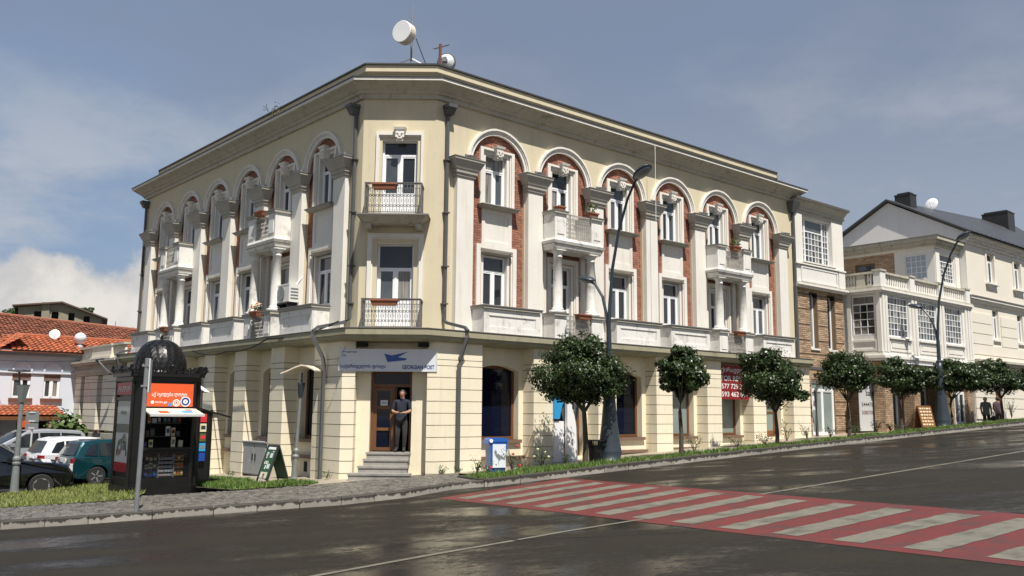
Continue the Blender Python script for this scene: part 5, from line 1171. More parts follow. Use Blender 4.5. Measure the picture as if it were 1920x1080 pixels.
# ------------------------------------------------------------------ lamps and posts
def street_lamp(x, y, label, h=8.0):
    M = T((x, y, G(x, y))) @ RZ(math.atan2(nR.y, nR.x)); t = thing('street_lamp', label, 'street lamp', M, 'double armed street lamps along the kerb')
    m = MB(); m.lathe([(.34, 0), (.36, .04), (.36, .08), (.30, .10), (.36, .30), (.345, .36), (.30, .62), (.24, 1.1), (.17, 1.9), (.125, 2.6), (.12, 2.9)], n=18); O('base_cone', m, 'lamp_blue', t, M, smooth=True)
    m = MB(); m.lathe([(.13, 2.9), (.13, 2.96), (.085, 3.0), (.075, 3.9)], n=12); O('pole', m, 'lamp_blue', t, M)
    pts = [(0, 0, 3.85), (.04, 0, 4.6), (.16, 0, 5.7), (.42, 0, 6.8), (.78, 0, 7.7), (1.05, 0, 8.15), (1.2, 0, 8.3)]
    m = MB(); m.tube(pts, [.06, .055, .05, .045, .04, .04, .04], 8); O('tall_arm', m, 'lamp_blue', t, M)
    m = MB(); m.tube([(0, 0, 3.7), (-.08, 0, 4.3), (-.25, 0, 4.9), (-.55, 0, 5.3), (-.75, 0, 5.42)], [.055, .05, .045, .04, .04], 8); O('short_arm', m, 'lamp_blue', t, M)
    def head(px_, pz, s_, tl):
        MM = M @ T((px_, 0, pz)) @ Matrix.Rotation(tl, 4, 'Y') @ Matrix.Diagonal((s_, 1, 1, 1))
        m = MB(); m.lathe([(0, .14), (.14, .12), (.22, .05), (.24, 0), (0, -.01)], n=16); m.v = [(v[0]*1.5+.25, v[1], v[2]) for v in m.v]; hd = O('lamp_head', m, 'lamp_blue', t, MM, smooth=True)
        m = MB(); m.lathe([(.20, -.012), (.17, -.07), (0, -.09)], n=16); m.v = [(v[0]*1.5+.25, v[1], v[2]) for v in m.v]; O('lamp_glass', m, 'steel_grey', hd, MM, smooth=True)
    head(1.15, 8.30, 1, rad(-28)); head(-.68, 5.42, -1, rad(12)); return t
street_lamp(2.89, 26.08, 'tall double armed blue-grey street lamp behind the nearest street tree'); street_lamp(19.09, 39.33, 'double armed blue-grey street lamp standing in front of the white oriel house')
x, y = lp(1.22, 1.15); M = T((x, y, G(x, y))) @ Matrix.Rotation(rad(2.2), 4, 'Y'); t = thing('wing_lamp', 'slim grey lamp post carrying a curved cream wing panel by the left facade', 'street lamp', M)
m = MB(); m.lathe([(.09, 0), (.10, .05), (.085, .1), (.08, .62), (.10, .64), (.10, .68), (.065, .72), (.085, .80), (.085, .84), (.05, .9), (.042, 2.3), (.06, 2.32)], n=12); O('pole', m, 'lamp_grey', t, M)
m = MB(); m.lathe([(.06, 2.32), (.075, 2.42), (.11, 2.72), (.10, 2.74), (0, 2.74)], n=10); O('lantern', m, 'lamp_blue', t, M); m = MB(); m.tube([(0, 0, 2.72), (0, 0, 3.02)], .03, 6); O('neck', m, 'pipe', t, M)
m = MB(); P = [(-.50, -.10), (-.30, -.02), (-.08, .09), (.10, .155), (.25, .14), (.45, .06), (.52, .02)]
m.ext([(a*1.05, b+3.05) for a, b in P]+[(a*1.05, b+3.09) for a, b in P[::-1]], -.30, .30); O('wing_panel', m, 'panel_cream', t, M @ RZ(rad(-12)) @ Matrix.Rotation(rad(-10), 4, 'Y') @ Matrix.Rotation(rad(-16), 4, 'X') @ T((.0, .8, -.2)) if 0 else M @ RZ(rad(-15)) )
x, y = -14.0, 25.4; M = T((x, y, G(x, y))); t = thing('lantern_post', 'short grey lantern post on the grass at the far left', 'street lamp', M)
m = MB(); m.lathe([(.12, 0), (.13, .06), (.115, .1), (.10, .55), (.085, .8), (.11, .83), (.11, .88), (.09, .9), (.11, .95), (.11, 1.0), (.075, 1.06), (.055, 2.55), (.07, 2.57)], n=12); O('pole', m, 'lamp_grey', t, M)
m = MB(); m.lathe([(.09, 2.57), (.11, 2.66), (.20, 3.05), (.21, 3.07), (0, 3.07)], n=6); O('lantern', m, 'lamp_grey', t, M)
m = MB(); m.tube([(-.10, 0, 3.05), (-.14, 0, 3.45)], .03, 5); m.box(-.34, .06, -.22, .22, 3.44, 3.49); O('canopy', m, 'pipe', t, M)
M = T(g3(-7.27, 17.55)); t = thing('sign_post', 'bare galvanised pole with an edge-on sign plate at the kerb before the kiosk', 'sign post', M)
m = MB(); m.tube([(0, 0, 0), (.03, 0, 3.0)], .045, 10); O('pole', m, 'steel_grey', t, M); m = MB(); m.box(-.012, .012, -.32, .32, 2.32, 2.98); O('sign_plate', m, 'aluminium', t, M @ T((.10, 0, 0)) @ RZ(rad(19)))
for z in (2.45, 2.85): O('clamp', MB().box(-.05, .1, -.05, .05, z-.02, z+.02), 'steel_grey', t, M)
M = T((-16.75, 31.2, G(-16.75, 31.2)-.05)); t = thing('back_of_sign', 'grey back of a square traffic sign pair above the parked cars', 'traffic sign', M)
m = MB(); m.tube([(0, 0, 0), (0, 0, 2.5)], .03, 8); O('pole', m, 'aluminium', t, M); O('sign_plate', MB().box(-.23, .23, -.05, -.04, 2.14, 2.52), 'lamp_grey', t, M); O('sign_plate', MB().box(-.23, .23, -.05, -.04, 1.90, 2.11), 'lamp_grey', t, M)
for z in (2.48, 2.18, 1.94): O('clamp', MB().box(-.11, .11, -.075, -.05, z-.02, z+.02), 'aluminium', t, M)
# ------------------------------------------------------------------ kiosk
AR = math.atan2(dR.y, dR.x); kx, ky = -9.60, 24.12; FK = T((kx, ky, G(kx, ky)+.02)) @ RZ(AR); KH, KC = .86, .20
kio = thing('newspaper_kiosk', 'black newspaper kiosk with cut corners, a scaled dome and orange sign', 'kiosk', FK)
pk = lambda n, m, mt, M=FK, par=None, **k: O(n, m, mt, par or kio, M, **k)
def octa(e, c=KC): h = KH+e; c = c+e*.4; return [(-h+c, -h), (h-c, -h), (h, -h+c), (h, h-c), (h-c, h), (-h+c, h), (-h, h-c), (-h, -h+c)]
pk('plinth', MB().prism(octa(.06), -.3, .14), 'kioskblack'); pk('floor_skirt', MB().prism(octa(.0), .14, .27), 'kioskblack')
pk('roof_slab', MB().prism(octa(.04), 2.86, 2.98), 'kioskblack'); pk('eaves', MB().prism(octa(.12), 2.98, 3.06), 'kioskblack')
oc = octa(0)
for i in (7, 1, 3, 5): m = MB(); (xa, ya), (xb, yb) = oc[i], oc[(i+1) % 8]; m.quad((xa, ya, .25), (xb, yb, .25), (xb, yb, 2.88), (xa, ya, 2.88)); ix, iy = (xa+xb)*.06, (ya+yb)*.06; m.quad((xa-ix, ya-iy, .25), (xa-ix, ya-iy, 2.88), (xb-ix, yb-iy, 2.88), (xb-ix, yb-iy, .25)); pk('corner_panel', m, 'kioskblack')
for x, y in oc: m = MB(); m.prism([(x+.05*math.cos(a), y+.05*math.sin(a)) for a in [math.pi*k/4 for k in range(8)]], .14, 2.9); pk('corner_post', m, 'kioskblack')
faces = [FK @ RZ(rad(90*k)) @ T((0, -KH, 0)) for k in (0, -1, 1, 2)]; HW = KH-KC
for k, M in enumerate(faces[2:]): pk('wall_panel', MB().box(-HW, HW, .0, .05, .25, 2.9), 'kioskblack', M)
M = faces[1]                                                        # left face: poster case and red strip
m = MB(); m.box(-HW, HW, .02, .06, .25, 2.9); m.frame(-HW, HW, .26, 2.44, .09, -.03, .02); pk('wall_panel', m, 'kioskblack', M)
PWD = HW-.11; pst = pk('poster', MB().box(-PWD, PWD, .0, .015, .50, 2.34), 'bin_panel', M); pk('poster_glass', MB().box(-PWD, PWD, -.012, -.006, .50, 2.34), 'glass_case', M, pst)
pk('print', MB().box(-PWD, PWD, -.004, 0, .50, .74), 'red', M, pst); pk('print', MB().ring(.34, .44, -.004, 0, .92, 16, 0, math.pi, .0), 'leaf_rose', M, pst)
for c, z, r0, r1, mm in ((-.16, 1.15, .09, .13, 'lamp_grey'), (-.16, 1.15, .16, .19, 'lamp_grey'), (.18, 1.28, .10, .15, 'lamp_grey'), (.18, 1.28, .18, .21, 'lamp_grey'), (-.22, 1.0, 0.01, .08, 'petal_pink')): pk('print', MB().ring(r0, r1, -.006, -.002, z, 16, 0, 2*math.pi, c), mm, M, pst)
pk('print', MB().box(-PWD, PWD, -.003, .0, 1.52, 1.74), 'lamp_grey', M, pst); text('lettering', 'lotto.ge', M @ T((-.26, -.002, 1.98)), .13, 'textblack', pst, .5, .2, .01)
rs = pk('name_strip', MB().box(-HW, HW, -.03, 0, 2.50, 2.82), 'red', M); text('lettering', 'კოკა კოლა ცივი', M @ T((-.5, -.03, 2.58)), .15, 'textwhite', rs, 1.0, .25, .012)
M = faces[0]                                                        # front
pk('fascia', MB().box(-HW, HW, .0, .06, 2.14, 2.9), 'kioskblack', M)
os_ = pk('orange_sign', MB().box(-HW+.02, HW-.0, -.03, 0, 2.20, 2.80), 'orange', M); text('lettering', 'აქ იყიდება ლოტო', M @ T((-.47, -.03, 2.44)), .14, 'textwhite', os_, .92, 0, .012); text('lettering', 'lotto.ge', M @ T((-.36, -.03, 2.27)), .08, 'textwhite', os_, .30, 0, .008)
pk('print', MB().ring(.015, .045, -.036, -.03, 2.31, 12, 0, 2*math.pi, -.44), 'textwhite', M, os_)
for c, z, rr in ((.42, 2.335, ((.11, .135, 'textwhite'), (.07, .105, 'postblue'), (.02, .06, 'textwhite'))), (.18, 2.30, ((.07, .095, 'textwhite'), (.03, .05, 'textwhite'))), (.02, 2.255, ((0.0, .05, 'skyblue'),))):
    for a_, b_, mm in rr: pk('print', MB().ring(max(a_, .004), b_, -.038, -.03, z, 16, 0, 2*math.pi, c), mm, M, os_)
HM = M @ T((0, -.02, 2.12)) @ Matrix.Rotation(rad(13), 4, 'X'); h = pk('serving_hatch', MB().box(-HW-.02, HW+.04, -.66, 0, 0, .035), 'panel_cream', HM); pk('edge', MB().box(-HW-.03, HW+.05, -.68, -.66, -.02, .045), 'textwhite', HM, h)
for x, y, w, d, mm in ((-.4, -.55, .25, .25, 'orange'), (-.05, -.4, .2, .18, 'signwhite'), (.2, -.5, .28, .2, 'skyblue'), (.36, -.25, .15, .12, 'orange')): pk('print', MB().box(x, x+w, y, y+d, .036, .04), mm, HM, h)
pk('counter', MB().box(-HW-.02, HW+.02, -.20, .25, 1.08, 1.14), 'kioskblack', M); pk('front_panel', MB().box(-HW, HW, .30, .34, .25, 1.1), 'kioskblack', M)
m = MB(); m.box(-HW, HW, -.02, .05, .14, .36); m.box(-HW, -HW+.06, -.02, .05, .36, 1.08); m.box(HW-.06, HW, -.02, .05, .36, 1.08); m.box(-HW+.06, HW-.06, -.02, .05, .98, 1.08); pk('display_frame', m, 'kioskblack', M)
pk('display_glass', MB().box(-HW+.06, HW-.06, .0, .006, .36, .98), 'glass_case', M)
for x in (-.17, .23): pk('display_divider', MB().box(x-.015, x+.015, .02, .3, .36, .98), 'steel_grey', M)
pk('back_wall', MB().box(-HW, HW, .75, .8, 1.1, 2.15), 'dark', M); pk('ceiling', MB().box(-HW, HW, .06, .8, 2.13, 2.15), 'dark', M)
for z in (1.42, 1.76): pk('shelf', MB().box(-HW, HW, .35, .75, z-.02, z), 'kioskblack', M)
for s_ in (-1, 1): pk('cheek', MB().box(s_*HW-.03, s_*HW+.03, .05, .8, 1.1, 2.15), 'kioskblack', M)
# goods
gm = ['petal_red', 'bin_panel', 'skyblue', 'petal_cream', 'postblue', 'lamp_grey', 'panel_cream', 'leaf_rose', 'rust', 'lamp_blue']
def goods(name, label, cat, group, M, w, d, h, mm, mm2):
    t = thing(name, label, cat, M, group); O('pack', MB().box(-w/2, w/2, -d/2, d/2, 0, h), mm, t, M); O('print', MB().box(-w*.36, w*.36, -d/2-.004, -d/2, h*.3, h*.75), mm2, t, M); return t
for lab, zs, n in (('small packet on the lower shelf inside the kiosk window', 1.14, 6), ('small packet on the middle shelf inside the kiosk window', 1.42, 8), ('small packet on the top shelf inside the kiosk window', 1.76, 8)):
    for i in range(n):
        x = -.48+.96*i/(n-1)
        if abs(x-.02) < .13 and zs < 1.7: continue
        goods('packet', lab, 'packet', 'packets on the kiosk shelves', M @ T((x+random.uniform(-.02, .02), .5 if zs > 1.2 else .3, zs)) @ RZ(random.uniform(-.3, .3)), random.uniform(.07, .12), .06, random.uniform(.10, .26), random.choice(gm), random.choice(gm))
for i in range(5):
    for j in range(4): MM = M @ T((-.105+j*.09, .12, .40+i*.105)); goods('newspaper', 'folded newspaper in the middle rack below the kiosk counter', 'newspaper', 'newspapers below the counter', MM, .08, .16, .05, 'signwhite', random.choice(['textblack', 'red', 'lamp_grey', 'postblue']))
for i in range(3):
    for j in range(3): MM = M @ T((-.44+j*.105, .12, .40+i*.19)); goods('magazine', 'colourful magazine in the left rack below the kiosk counter', 'magazine', 'magazines below the counter', MM, .09, .03, random.uniform(.11, .16), random.choice(gm), random.choice(gm))
for i in range(3):
    for j in range(3): MM = M @ T((.29+j*.09, .12, .40+i*.19)); goods('snack_bag', 'yellow snack bag in the right rack below the kiosk counter', 'snack bag', 'snack bags below the counter', MM, .075, .06, .14, 'snack_yellow', random.choice(['orange', 'petal_cream', 'textblack']))
pk('price_card', MB().box(.10, .48, .02, .03, 1.92, 2.06), 'steel_grey', M)
Mr = faces[2]                                                       # right face: open side rack and raised hatch
rk = pk('side_rack', MB().box(-.60, -.54, -.42, .0, .25, 2.1), 'kioskblack', Mr); pk('rack_side', MB().box(-.62, -.56, -.44, -.40, .2, 2.12), 'kioskblack', Mr, rk)
hh = pk('side_hatch', MB().box(-HW, HW, -.95, 0, 0, .05), 'kioskblack', Mr @ T((0, -.02, 2.14)) @ Matrix.Rotation(rad(15), 4, 'X')); pk('stay', MB().tube([(.3, -.02, 1.6), (.3, -.62, 2.02)], .012, 4), 'steel_grey', Mr, hh)
for i in range(5): goods('magazine', 'magazine clipped to the outer edge of the open rack at the right of the kiosk', 'magazine', 'magazines in the side rack', FK @ T((KH+.16, -KH+.17, .75+.26*i)), .17, .03, .22, random.choice(gm), random.choice(gm))
m = MB(); m.add([(-.35, -.05, 2.66), (.05, -.05, 2.66), (.1, -.42, 2.60), (-.4, -.42, 2.60), (-.15, -.2, 2.82)], [(0, 1, 4), (1, 2, 4), (2, 3, 4), (3, 0, 4)]); pk('small_canopy', m, 'dishwhite', Mr)
# crest of scrolls round the eaves
for k, M in enumerate(faces[:3]):
    for i in range(9): x = -.74+1.48*i/8; m = MB(); m.ring(.045, .08, -.12, -.08, 3.12, 8, 0, 2*math.pi, x); m.ring(.03, .05, -.13, -.09, 3.18, 8, -.5, 2.6, x+.085); pk('scroll', m, 'kioskblack', M)
    for x in (-.76, 0, .76):
        m = MB()
        for a in (-60, -30, 0, 30, 60): m.tube([(x, -.10, 3.08), (x+.14*math.sin(rad(a)), -.12, 3.08+.20*math.cos(rad(a))), (x+.17*math.sin(rad(a*1.2)), -.14, 3.06+.23*math.cos(rad(a*1.15)))], [.02, .035, .008], 5)
        pk('palmette', m, 'kioskblack', M)
dome = lambda t: (.68*math.cos(t)**.85 if t < 1.5 else .02, 3.14+.84*math.sin(t))
m = MB(); m.lathe([(.72, 3.06), (.74, 3.12), (.68, 3.13)]+[dome(.05+i*.12) for i in range(13)], n=28); dm = pk('dome', m, 'kioskblack', smooth=True)
sc = MB(); sc.add([(-.085, 0, 0), (0, -.012, -.13), (.085, 0, 0), (.0, -.016, -.02), (-.06, -.0, .10), (.06, 0, .10)], [(0, 1, 3), (1, 2, 3), (0, 3, 4), (3, 2, 5), (3, 5, 4)])
for j in range(9):
    tt = .10+j*.155; r, z = dome(tt); n = max(6, int(26*r/.7)); r2, z2 = dome(tt+.05); sl = math.atan2(r-r2, z2-z); me = MB(); k = min(1, 2*math.pi*r/n/.165); me.v = [(v[0]*k, v[1], v[2]) for v in sc.v]; me.f = sc.f; me.m = sc.m; me.t = sc.t; me = me.mesh('dome_scale', 'kioskblack')
    for i in range(n):
        a = 2*math.pi*(i+.5*(j % 2))/n; O('dome_scale', me, par=dm, M=FK @ RZ(a+math.pi/2) @ T((0, -r-.004, z+.03)) @ Matrix.Rotation(-sl, 4, 'X'))
m = MB(); m.lathe([(.05, 3.93), (.07, 3.97), (.03, 4.01), (.05, 4.06), (.015, 4.14), (0, 4.20)], n=10); pk('finial', m, 'kioskblack', FK, dm, smooth=True)
# ------------------------------------------------------------------ cables
def cable(name, label, pts, sag, r=.018, mt='dark'):
    out = []
    for a, b in zip(pts, pts[1:]):
        for i in range(9): t = i/8; out.append((a[0]+(b[0]-a[0])*t, a[1]+(b[1]-a[1])*t, a[2]+(b[2]-a[2])*t-sag*4*t*(1-t)))
    m = MB(); m.tube(out, r, 4); return tag(O(name, m, mt), label, 'cable')
cable('cable', 'black cable sagging from the corner downpipe towards the kiosk', [(*lp(.2, .5), 4.35), (*lp(3.6, .95), 4.02), (*lp(6.5, .95), 3.75), (*lp(9.5, .9), 3.9)], .14, .022)
p0, p1 = FB @ Vector((1.2, -.3, 3.95)), Vector((-16.9, 37, 3.9)); cable('cable', 'upper of the thin wires strung across the blue-white house', [tuple(p0), tuple(p1)], .12, .012)
p0, p1 = FB @ Vector((1.2, -.3, 3.6)), Vector((-16.9, 37, 3.0)); cable('cable', 'lower thin wire strung across the blue-white house', [tuple(p0), tuple(p1)], .1, .012)
cable('cable', 'thin wire looping from the post sign down to the left pier', [(-4.6, 24.35, 3.6), (-4.75, 24.36, 3.3), (-4.95, 24.5, 3.15)], .05, .008, 'lamp_grey')
cable('cable', 'pale wire hanging down the right facade from the cornice', [(*rp(9.3, .56), 11.4), (*rp(9.3, .55), 5.2)], .0, .010, 'upvc')
# ------------------------------------------------------------------ parked cars
def car(name, label, M, paint, sil, wheels, R, W_, belt, top, side_w, glass_lines, lights, rimstyle=0, plate=None, trimz=None):
    """sil: side outline from the rear bottom over the roof to the front bottom (x forward, z up)"""
    t = thing(name, label, 'car', M, 'cars parked in front of the annex'); hw = W_/2
    tw = lambda z: 1-.24*max(0, min(1, (z-belt)/(top-belt)))-(.05*max(0, (.45-z)/.3) if z < .45 else 0)
    out = list(sil); zb = out[0][1]
    for wx in sorted(wheels, reverse=True):
        for i in range(11): a = math.pi*i/10; out.append((wx+(R+.055)*math.cos(a), max(zb-.02, R*.98+(R+.055)*math.sin(a)) if 0 < i < 10 else zb-.02))
    cx = sum(p[0] for p in out)/len(out); m = MB(); n = len(out); rows = []
    for y, k in ((-1, .0), (-.93, 1), (-.5, 1), (.5, 1), (.93, 1), (1, .0)):
        row = []
        for x, z in out:
            ins = .0 if k else .035
            xx = x+(cx-x)/max(abs(cx-x), .01)*ins if abs(cx-x) > .5 else x; z2 = z-(ins if z > belt*.8 else 0); bow = .06*(1-abs(y)) if z > .35 else 0
            row.append((xx+(bow if x > cx else -bow)*(1 if abs(x-cx) > 1.2 else 0), y*hw*tw(z), z2+(.03*(1-y*y) if z > belt else 0)))
        rows.append(row)
    vs = [v for r in rows for v in r]; fs = [(j*n+i, j*n+(i+1) % n, (j+1)*n+(i+1) % n, (j+1)*n+i) for j in range(5) for i in range(n)]
    m.add(vs, fs); m.add(rows[0], [tuple(range(n))[::-1]]); m.add(rows[5], [tuple(range(n))])
    body = O('body', m, paint, t, M)
    for y in (-1, 1):
        for w in side_w:
            q = MB(); k = 1 if y > 0 else -1; pts = [(x, y*(hw*tw(z)+.006), z) for x, z in w]; q.poly(pts if y < 0 else pts[::-1]); O('side_window', q, 'carglass', t, M)
        for wx in wheels:
            MM = M @ T((wx, y*(hw-.10), R)) @ Matrix.Rotation(rad(90 if y < 0 else -90), 4, 'X')
            q = MB(); q.lathe([(R*.62, -.09), (R*.9, -.095), (R, -.06), (R, .06), (R*.9, .095), (R*.62, .09)], n=26); wh = O('wheel', q, 'tyre', t, MM)
            q = MB(); q.lathe([(R*.64, .07), (R*.60, .075), (R*.58, .03), (0, .03)], n=22); q.k = 1
            q.lathe([(.06, .03), (.055, .085), (0, .09)], n=10)
            for i in range(5):
                a = 2*math.pi*i/5
                for da in ((-.13, .13) if rimstyle else (0,)):
                    q.tube([(.04*math.cos(a), .04*math.sin(a), .07), (R*.60*math.cos(a+da), R*.60*math.sin(a+da), .075)], .022 if rimstyle else .03, 4)
            q.lathe([(R*.66, .06), (R*.64, .092), (R*.59, .085)], n=22); O('rim', q, ['dark', 'alloy' if rimstyle else 'lamp_grey'], wh, MM)
            q = MB(); q.lathe([(R+.05, -.02), (R+.05, .05), (0, .05)], n=22); O('wheel_arch', q, 'dark', t, M @ T((wx, y*(hw-.22), R)) @ Matrix.Rotation(rad(90 if y < 0 else -90), 4, 'X'))
    for nm, (xa, za), (xb, zb_), wa, wb in glass_lines:
        q = MB(); d = Vector((xb-xa, 0, zb_-za)).normalized(); nn = Vector((-d.z, 0, d.x))*(.012 if nm == 'windscreen' else .012); nn = nn if nn.x*(1 if nm == 'windscreen' else -1) > 0 else -nn
        rows = []
        for u in (0, 1):
            for y in (-1, -.5, 0, .5, 1): x = xa+(xb-xa)*u; z = za+(zb_-za)*u; bow = .06*(1-abs(y)); rows.append((x+nn.x+(bow if nm == 'windscreen' else -bow), y*hw*tw(z)*(wa if u == 0 else wb), z+nn.z+.02))
        q.add(rows, [(i, i+1, i+6, i+5) for i in range(4)]); O(nm, q, 'carglass', t, M)
    for nm, x0, x1, z0, z1, ya, yb, mm in lights:
        for y in (-1, 1): q = MB(); a, b = sorted((y*ya*hw, y*yb*hw)); q.box(x0, x1, a, b, z0, z1); O(nm, q, mm, t, M)
    if plate: q = MB(); x, z = plate; q.box(x-.02, x+.01, -.26, .26, z, z+.12); O('number_plate', q, 'textwhite', t, M)
    if trimz:
        for y in (-1, 1): q = MB(); a, b = sorted((y*hw, y*(hw+.012))); q.box(wheels[0]+R+.1, wheels[1]-R-.1, a, b, trimz, trimz+.06); O('side_trim', q, 'trim', t, M)
    for y in (-1, 1): q = MB(); x = side_w[-1][-1][0]; a, b = sorted((y*(hw-.02), y*(hw+.16))); q.box(x-.1, x+.05, a, b, belt-.02, belt+.12); O('mirror', q, paint, t, M)
    return t
hatch = [(-.62, .24), (-.74, .34), (-.76, .52), (-.72, .80), (-.69, .90), (-.50, 1.24), (-.40, 1.36), (-.15, 1.41), (.6, 1.43), (1.25, 1.38), (1.5, 1.28), (2.05, .95), (2.75, .86), (3.12, .74), (3.24, .58), (3.24, .34), (3.1, .22)]
hs = [[(-.40, .95), (-.22, 1.26), (.02, 1.31), (.02, .93)], [(.07, .93), (.07, 1.31), (.62, 1.34), (.62, .92)], [(.68, .92), (.68, 1.34), (1.18, 1.30), (1.72, .96), (1.66, .92)]]
hg = [('rear_window', (-.68, .93), (-.47, 1.29), .86, .86), ('windscreen', (2.02, .98), (1.30, 1.36), .9, .9)]
def at_car(x, y, hd, d=0): return T((x, y, G(x, y)-.02+d)) @ RZ(rad(hd))
c = car('teal_car', 'dark teal hatchback with steel wheels parked left of the kiosk', at_car(-13.75, 29.15, 44), 'car_teal', hatch, [0, 2.47], .30, 1.70, .92, 1.42, hs, hg, [('tail_light', -.745, -.64, .66, .86, .74, .98, 'tail'), ('headlight', 3.1, 3.22, .60, .74, .55, .9, 'headlamp')], 0, (-.755, .74), .52)
O('rear_bumper', MB().box(-.82, -.60, -.83, .83, .30, .56), 'trim', c, WM[c.name]); q = MB()
for z in (.79,): O('door_handle', MB().box(.55, .72, -.868, -.85, z, z+.035), 'trim', c, WM[c.name])
suv = [(-.66, .28), (-.74, .42), (-.76, .60), (-.72, .92), (-.66, 1.02), (-.45, 1.42), (-.30, 1.52), (.6, 1.57), (1.3, 1.50), (2.05, 1.04), (2.85, .98), (3.22, .86), (3.36, .66), (3.36, .40), (3.2, .26)]
ss_ = [[(-.36, 1.06), (-.2, 1.38), (.1, 1.44), (.1, 1.04)], [(.15, 1.04), (.15, 1.44), (.7, 1.46), (.7, 1.03)], [(.76, 1.03), (.76, 1.46), (1.2, 1.42), (1.78, 1.07), (1.74, 1.03)]]
sg_ = [('rear_window', (-.66, 1.05), (-.44, 1.44), .86, .86), ('windscreen', (2.02, 1.07), (1.34, 1.48), .9, .9)]
car('black_car', 'glossy black crossover with alloy wheels cut off by the left edge', at_car(-16.25, 25.7, 26), 'car_black', suv, [0, 2.55], .335, 1.78, 1.02, 1.56, ss_, sg_, [('tail_light', -.745, -.62, .8, .98, .7, .98, 'tail'), ('headlight', 3.14, 3.33, .70, .86, .55, .92, 'headlamp')], 1)
car('white_car', 'white hatchback with red tail lamp parked behind the teal car', at_car(-15.55, 30.6, 44, .13), 'car_white', hatch, [0, 2.5], .31, 1.72, .92, 1.43, hs, hg, [('tail_light', -.755, -.60, .70, .86, .70, 1.0, 'tail'), ('headlight', 3.1, 3.22, .60, .74, .55, .9, 'headlamp')], 1, (-.755, .66))
mpv = [(-.66, .28), (-.74, .42), (-.76, .60), (-.72, 1.0), (-.60, 1.45), (-.45, 1.58), (.6, 1.64), (1.5, 1.60), (2.5, 1.10), (3.0, .98), (3.3, .80), (3.36, .5), (3.2, .26)]
car('silver_car', 'silver people carrier parked farthest back beside the annex', at_car(-18.0, 35.8, 228, .22), 'car_silver', mpv, [0, 2.6], .31, 1.76, 1.04, 1.62, [[(-.5, 1.08), (-.42, 1.46), (.3, 1.52), (.3, 1.06)], [(.36, 1.06), (.36, 1.52), (1.1, 1.52), (1.1, 1.06)], [(1.16, 1.06), (1.16, 1.52), (1.6, 1.48), (2.2, 1.12), (2.16, 1.06)]], [('rear_window', (-.72, 1.08), (-.60, 1.50), .86, .86), ('windscreen', (2.45, 1.13), (1.55, 1.58), .9, .9)], [('tail_light', -.745, -.62, .8, 1.1, .75, .98, 'tail'), ('headlight', 3.1, 3.3, .70, .86, .55, .92, 'headlamp')], 1)
car('navy_car', 'dark navy saloon half hidden behind the lantern post and black car', at_car(-21.6, 33.2, 228, .25), 'car_navy', [(-1.0, .28), (-1.1, .5), (-1.05, .92), (-.5, 1.0), (.05, 1.36), (.5, 1.42), (1.1, 1.40), (2.0, 1.0), (2.9, .88), (3.3, .7), (3.34, .4), (3.2, .26)], [0, 2.6], .31, 1.76, .96, 1.42, [[(-.3, 1.0), (.1, 1.32), (.45, 1.36), (.45, .98)], [(.5, .98), (.5, 1.36), (1.05, 1.34), (1.7, 1.0), (1.66, .97)]], [('rear_window', (-.45, 1.02), (.05, 1.34), .86, .86), ('windscreen', (1.95, 1.02), (1.15, 1.38), .9, .9)], [('tail_light', -1.09, -.98, .72, .9, .72, .98, 'tail'), ('headlight', 3.1, 3.26, .62, .78, .55, .92, 'headlamp')], 1)
# ------------------------------------------------------------------ trees
def leaves(center, lobes, n, L=.105, wd=.055, seed=0, up=.25):
    r = np.random.default_rng(seed); P = []; Nn = []
    tot = sum(l[3]**2 for l in lobes)
    for lx, ly, lz, lr, sq in lobes:
        k = int(n*lr*lr/tot); ncl = max(12, int(30*lr*lr)+8)
        cd = r.normal(size=(ncl, 3)); cd /= np.linalg.norm(cd, axis=1)[:, None]; cc = cd*(lr*r.uniform(.45, .90, (ncl, 1)))
        idx = r.integers(0, ncl, k); d = r.normal(size=(k, 3)); d /= np.linalg.norm(d, axis=1)[:, None]
        p = cc[idx]+d*(lr*.34*r.uniform(.3, 1.12, (k, 1))); p[:, 2] *= sq
        nn = d*.7+cd[idx]*.5+r.normal(size=(k, 3))*.45; nn[:, 2] += up
        P.append(p+np.array([lx, ly, lz])); Nn.append(nn)
    P = np.concatenate(P)+np.array(center); Nn = np.concatenate(Nn); Nn /= np.linalg.norm(Nn, axis=1)[:, None]; k = len(P)
    a = np.cross(Nn, r.normal(size=(k, 3))); a /= np.linalg.norm(a, axis=1)[:, None]; b = np.cross(Nn, a)
    s = r.uniform(.65, 1.25, (k, 1)); a = a*s*L/2; b = b*s*wd/2; f_ = Nn*s*wd*.25
    V = np.stack([P-a, P+b+f_, P+a, P-b+f_], 1).reshape(-1, 3)
    return V, k
def leafmesh(name, V, k):
    me = bpy.data.meshes.new(name); me.vertices.add(4*k); me.vertices.foreach_set('co', V.astype('f').ravel())
    me.loops.add(4*k); me.loops.foreach_set('vertex_index', np.arange(4*k, dtype='i')); me.polygons.add(k)
    me.polygons.foreach_set('loop_start', np.arange(0, 4*k, 4, dtype='i')); me.update(calc_edges=True); return me
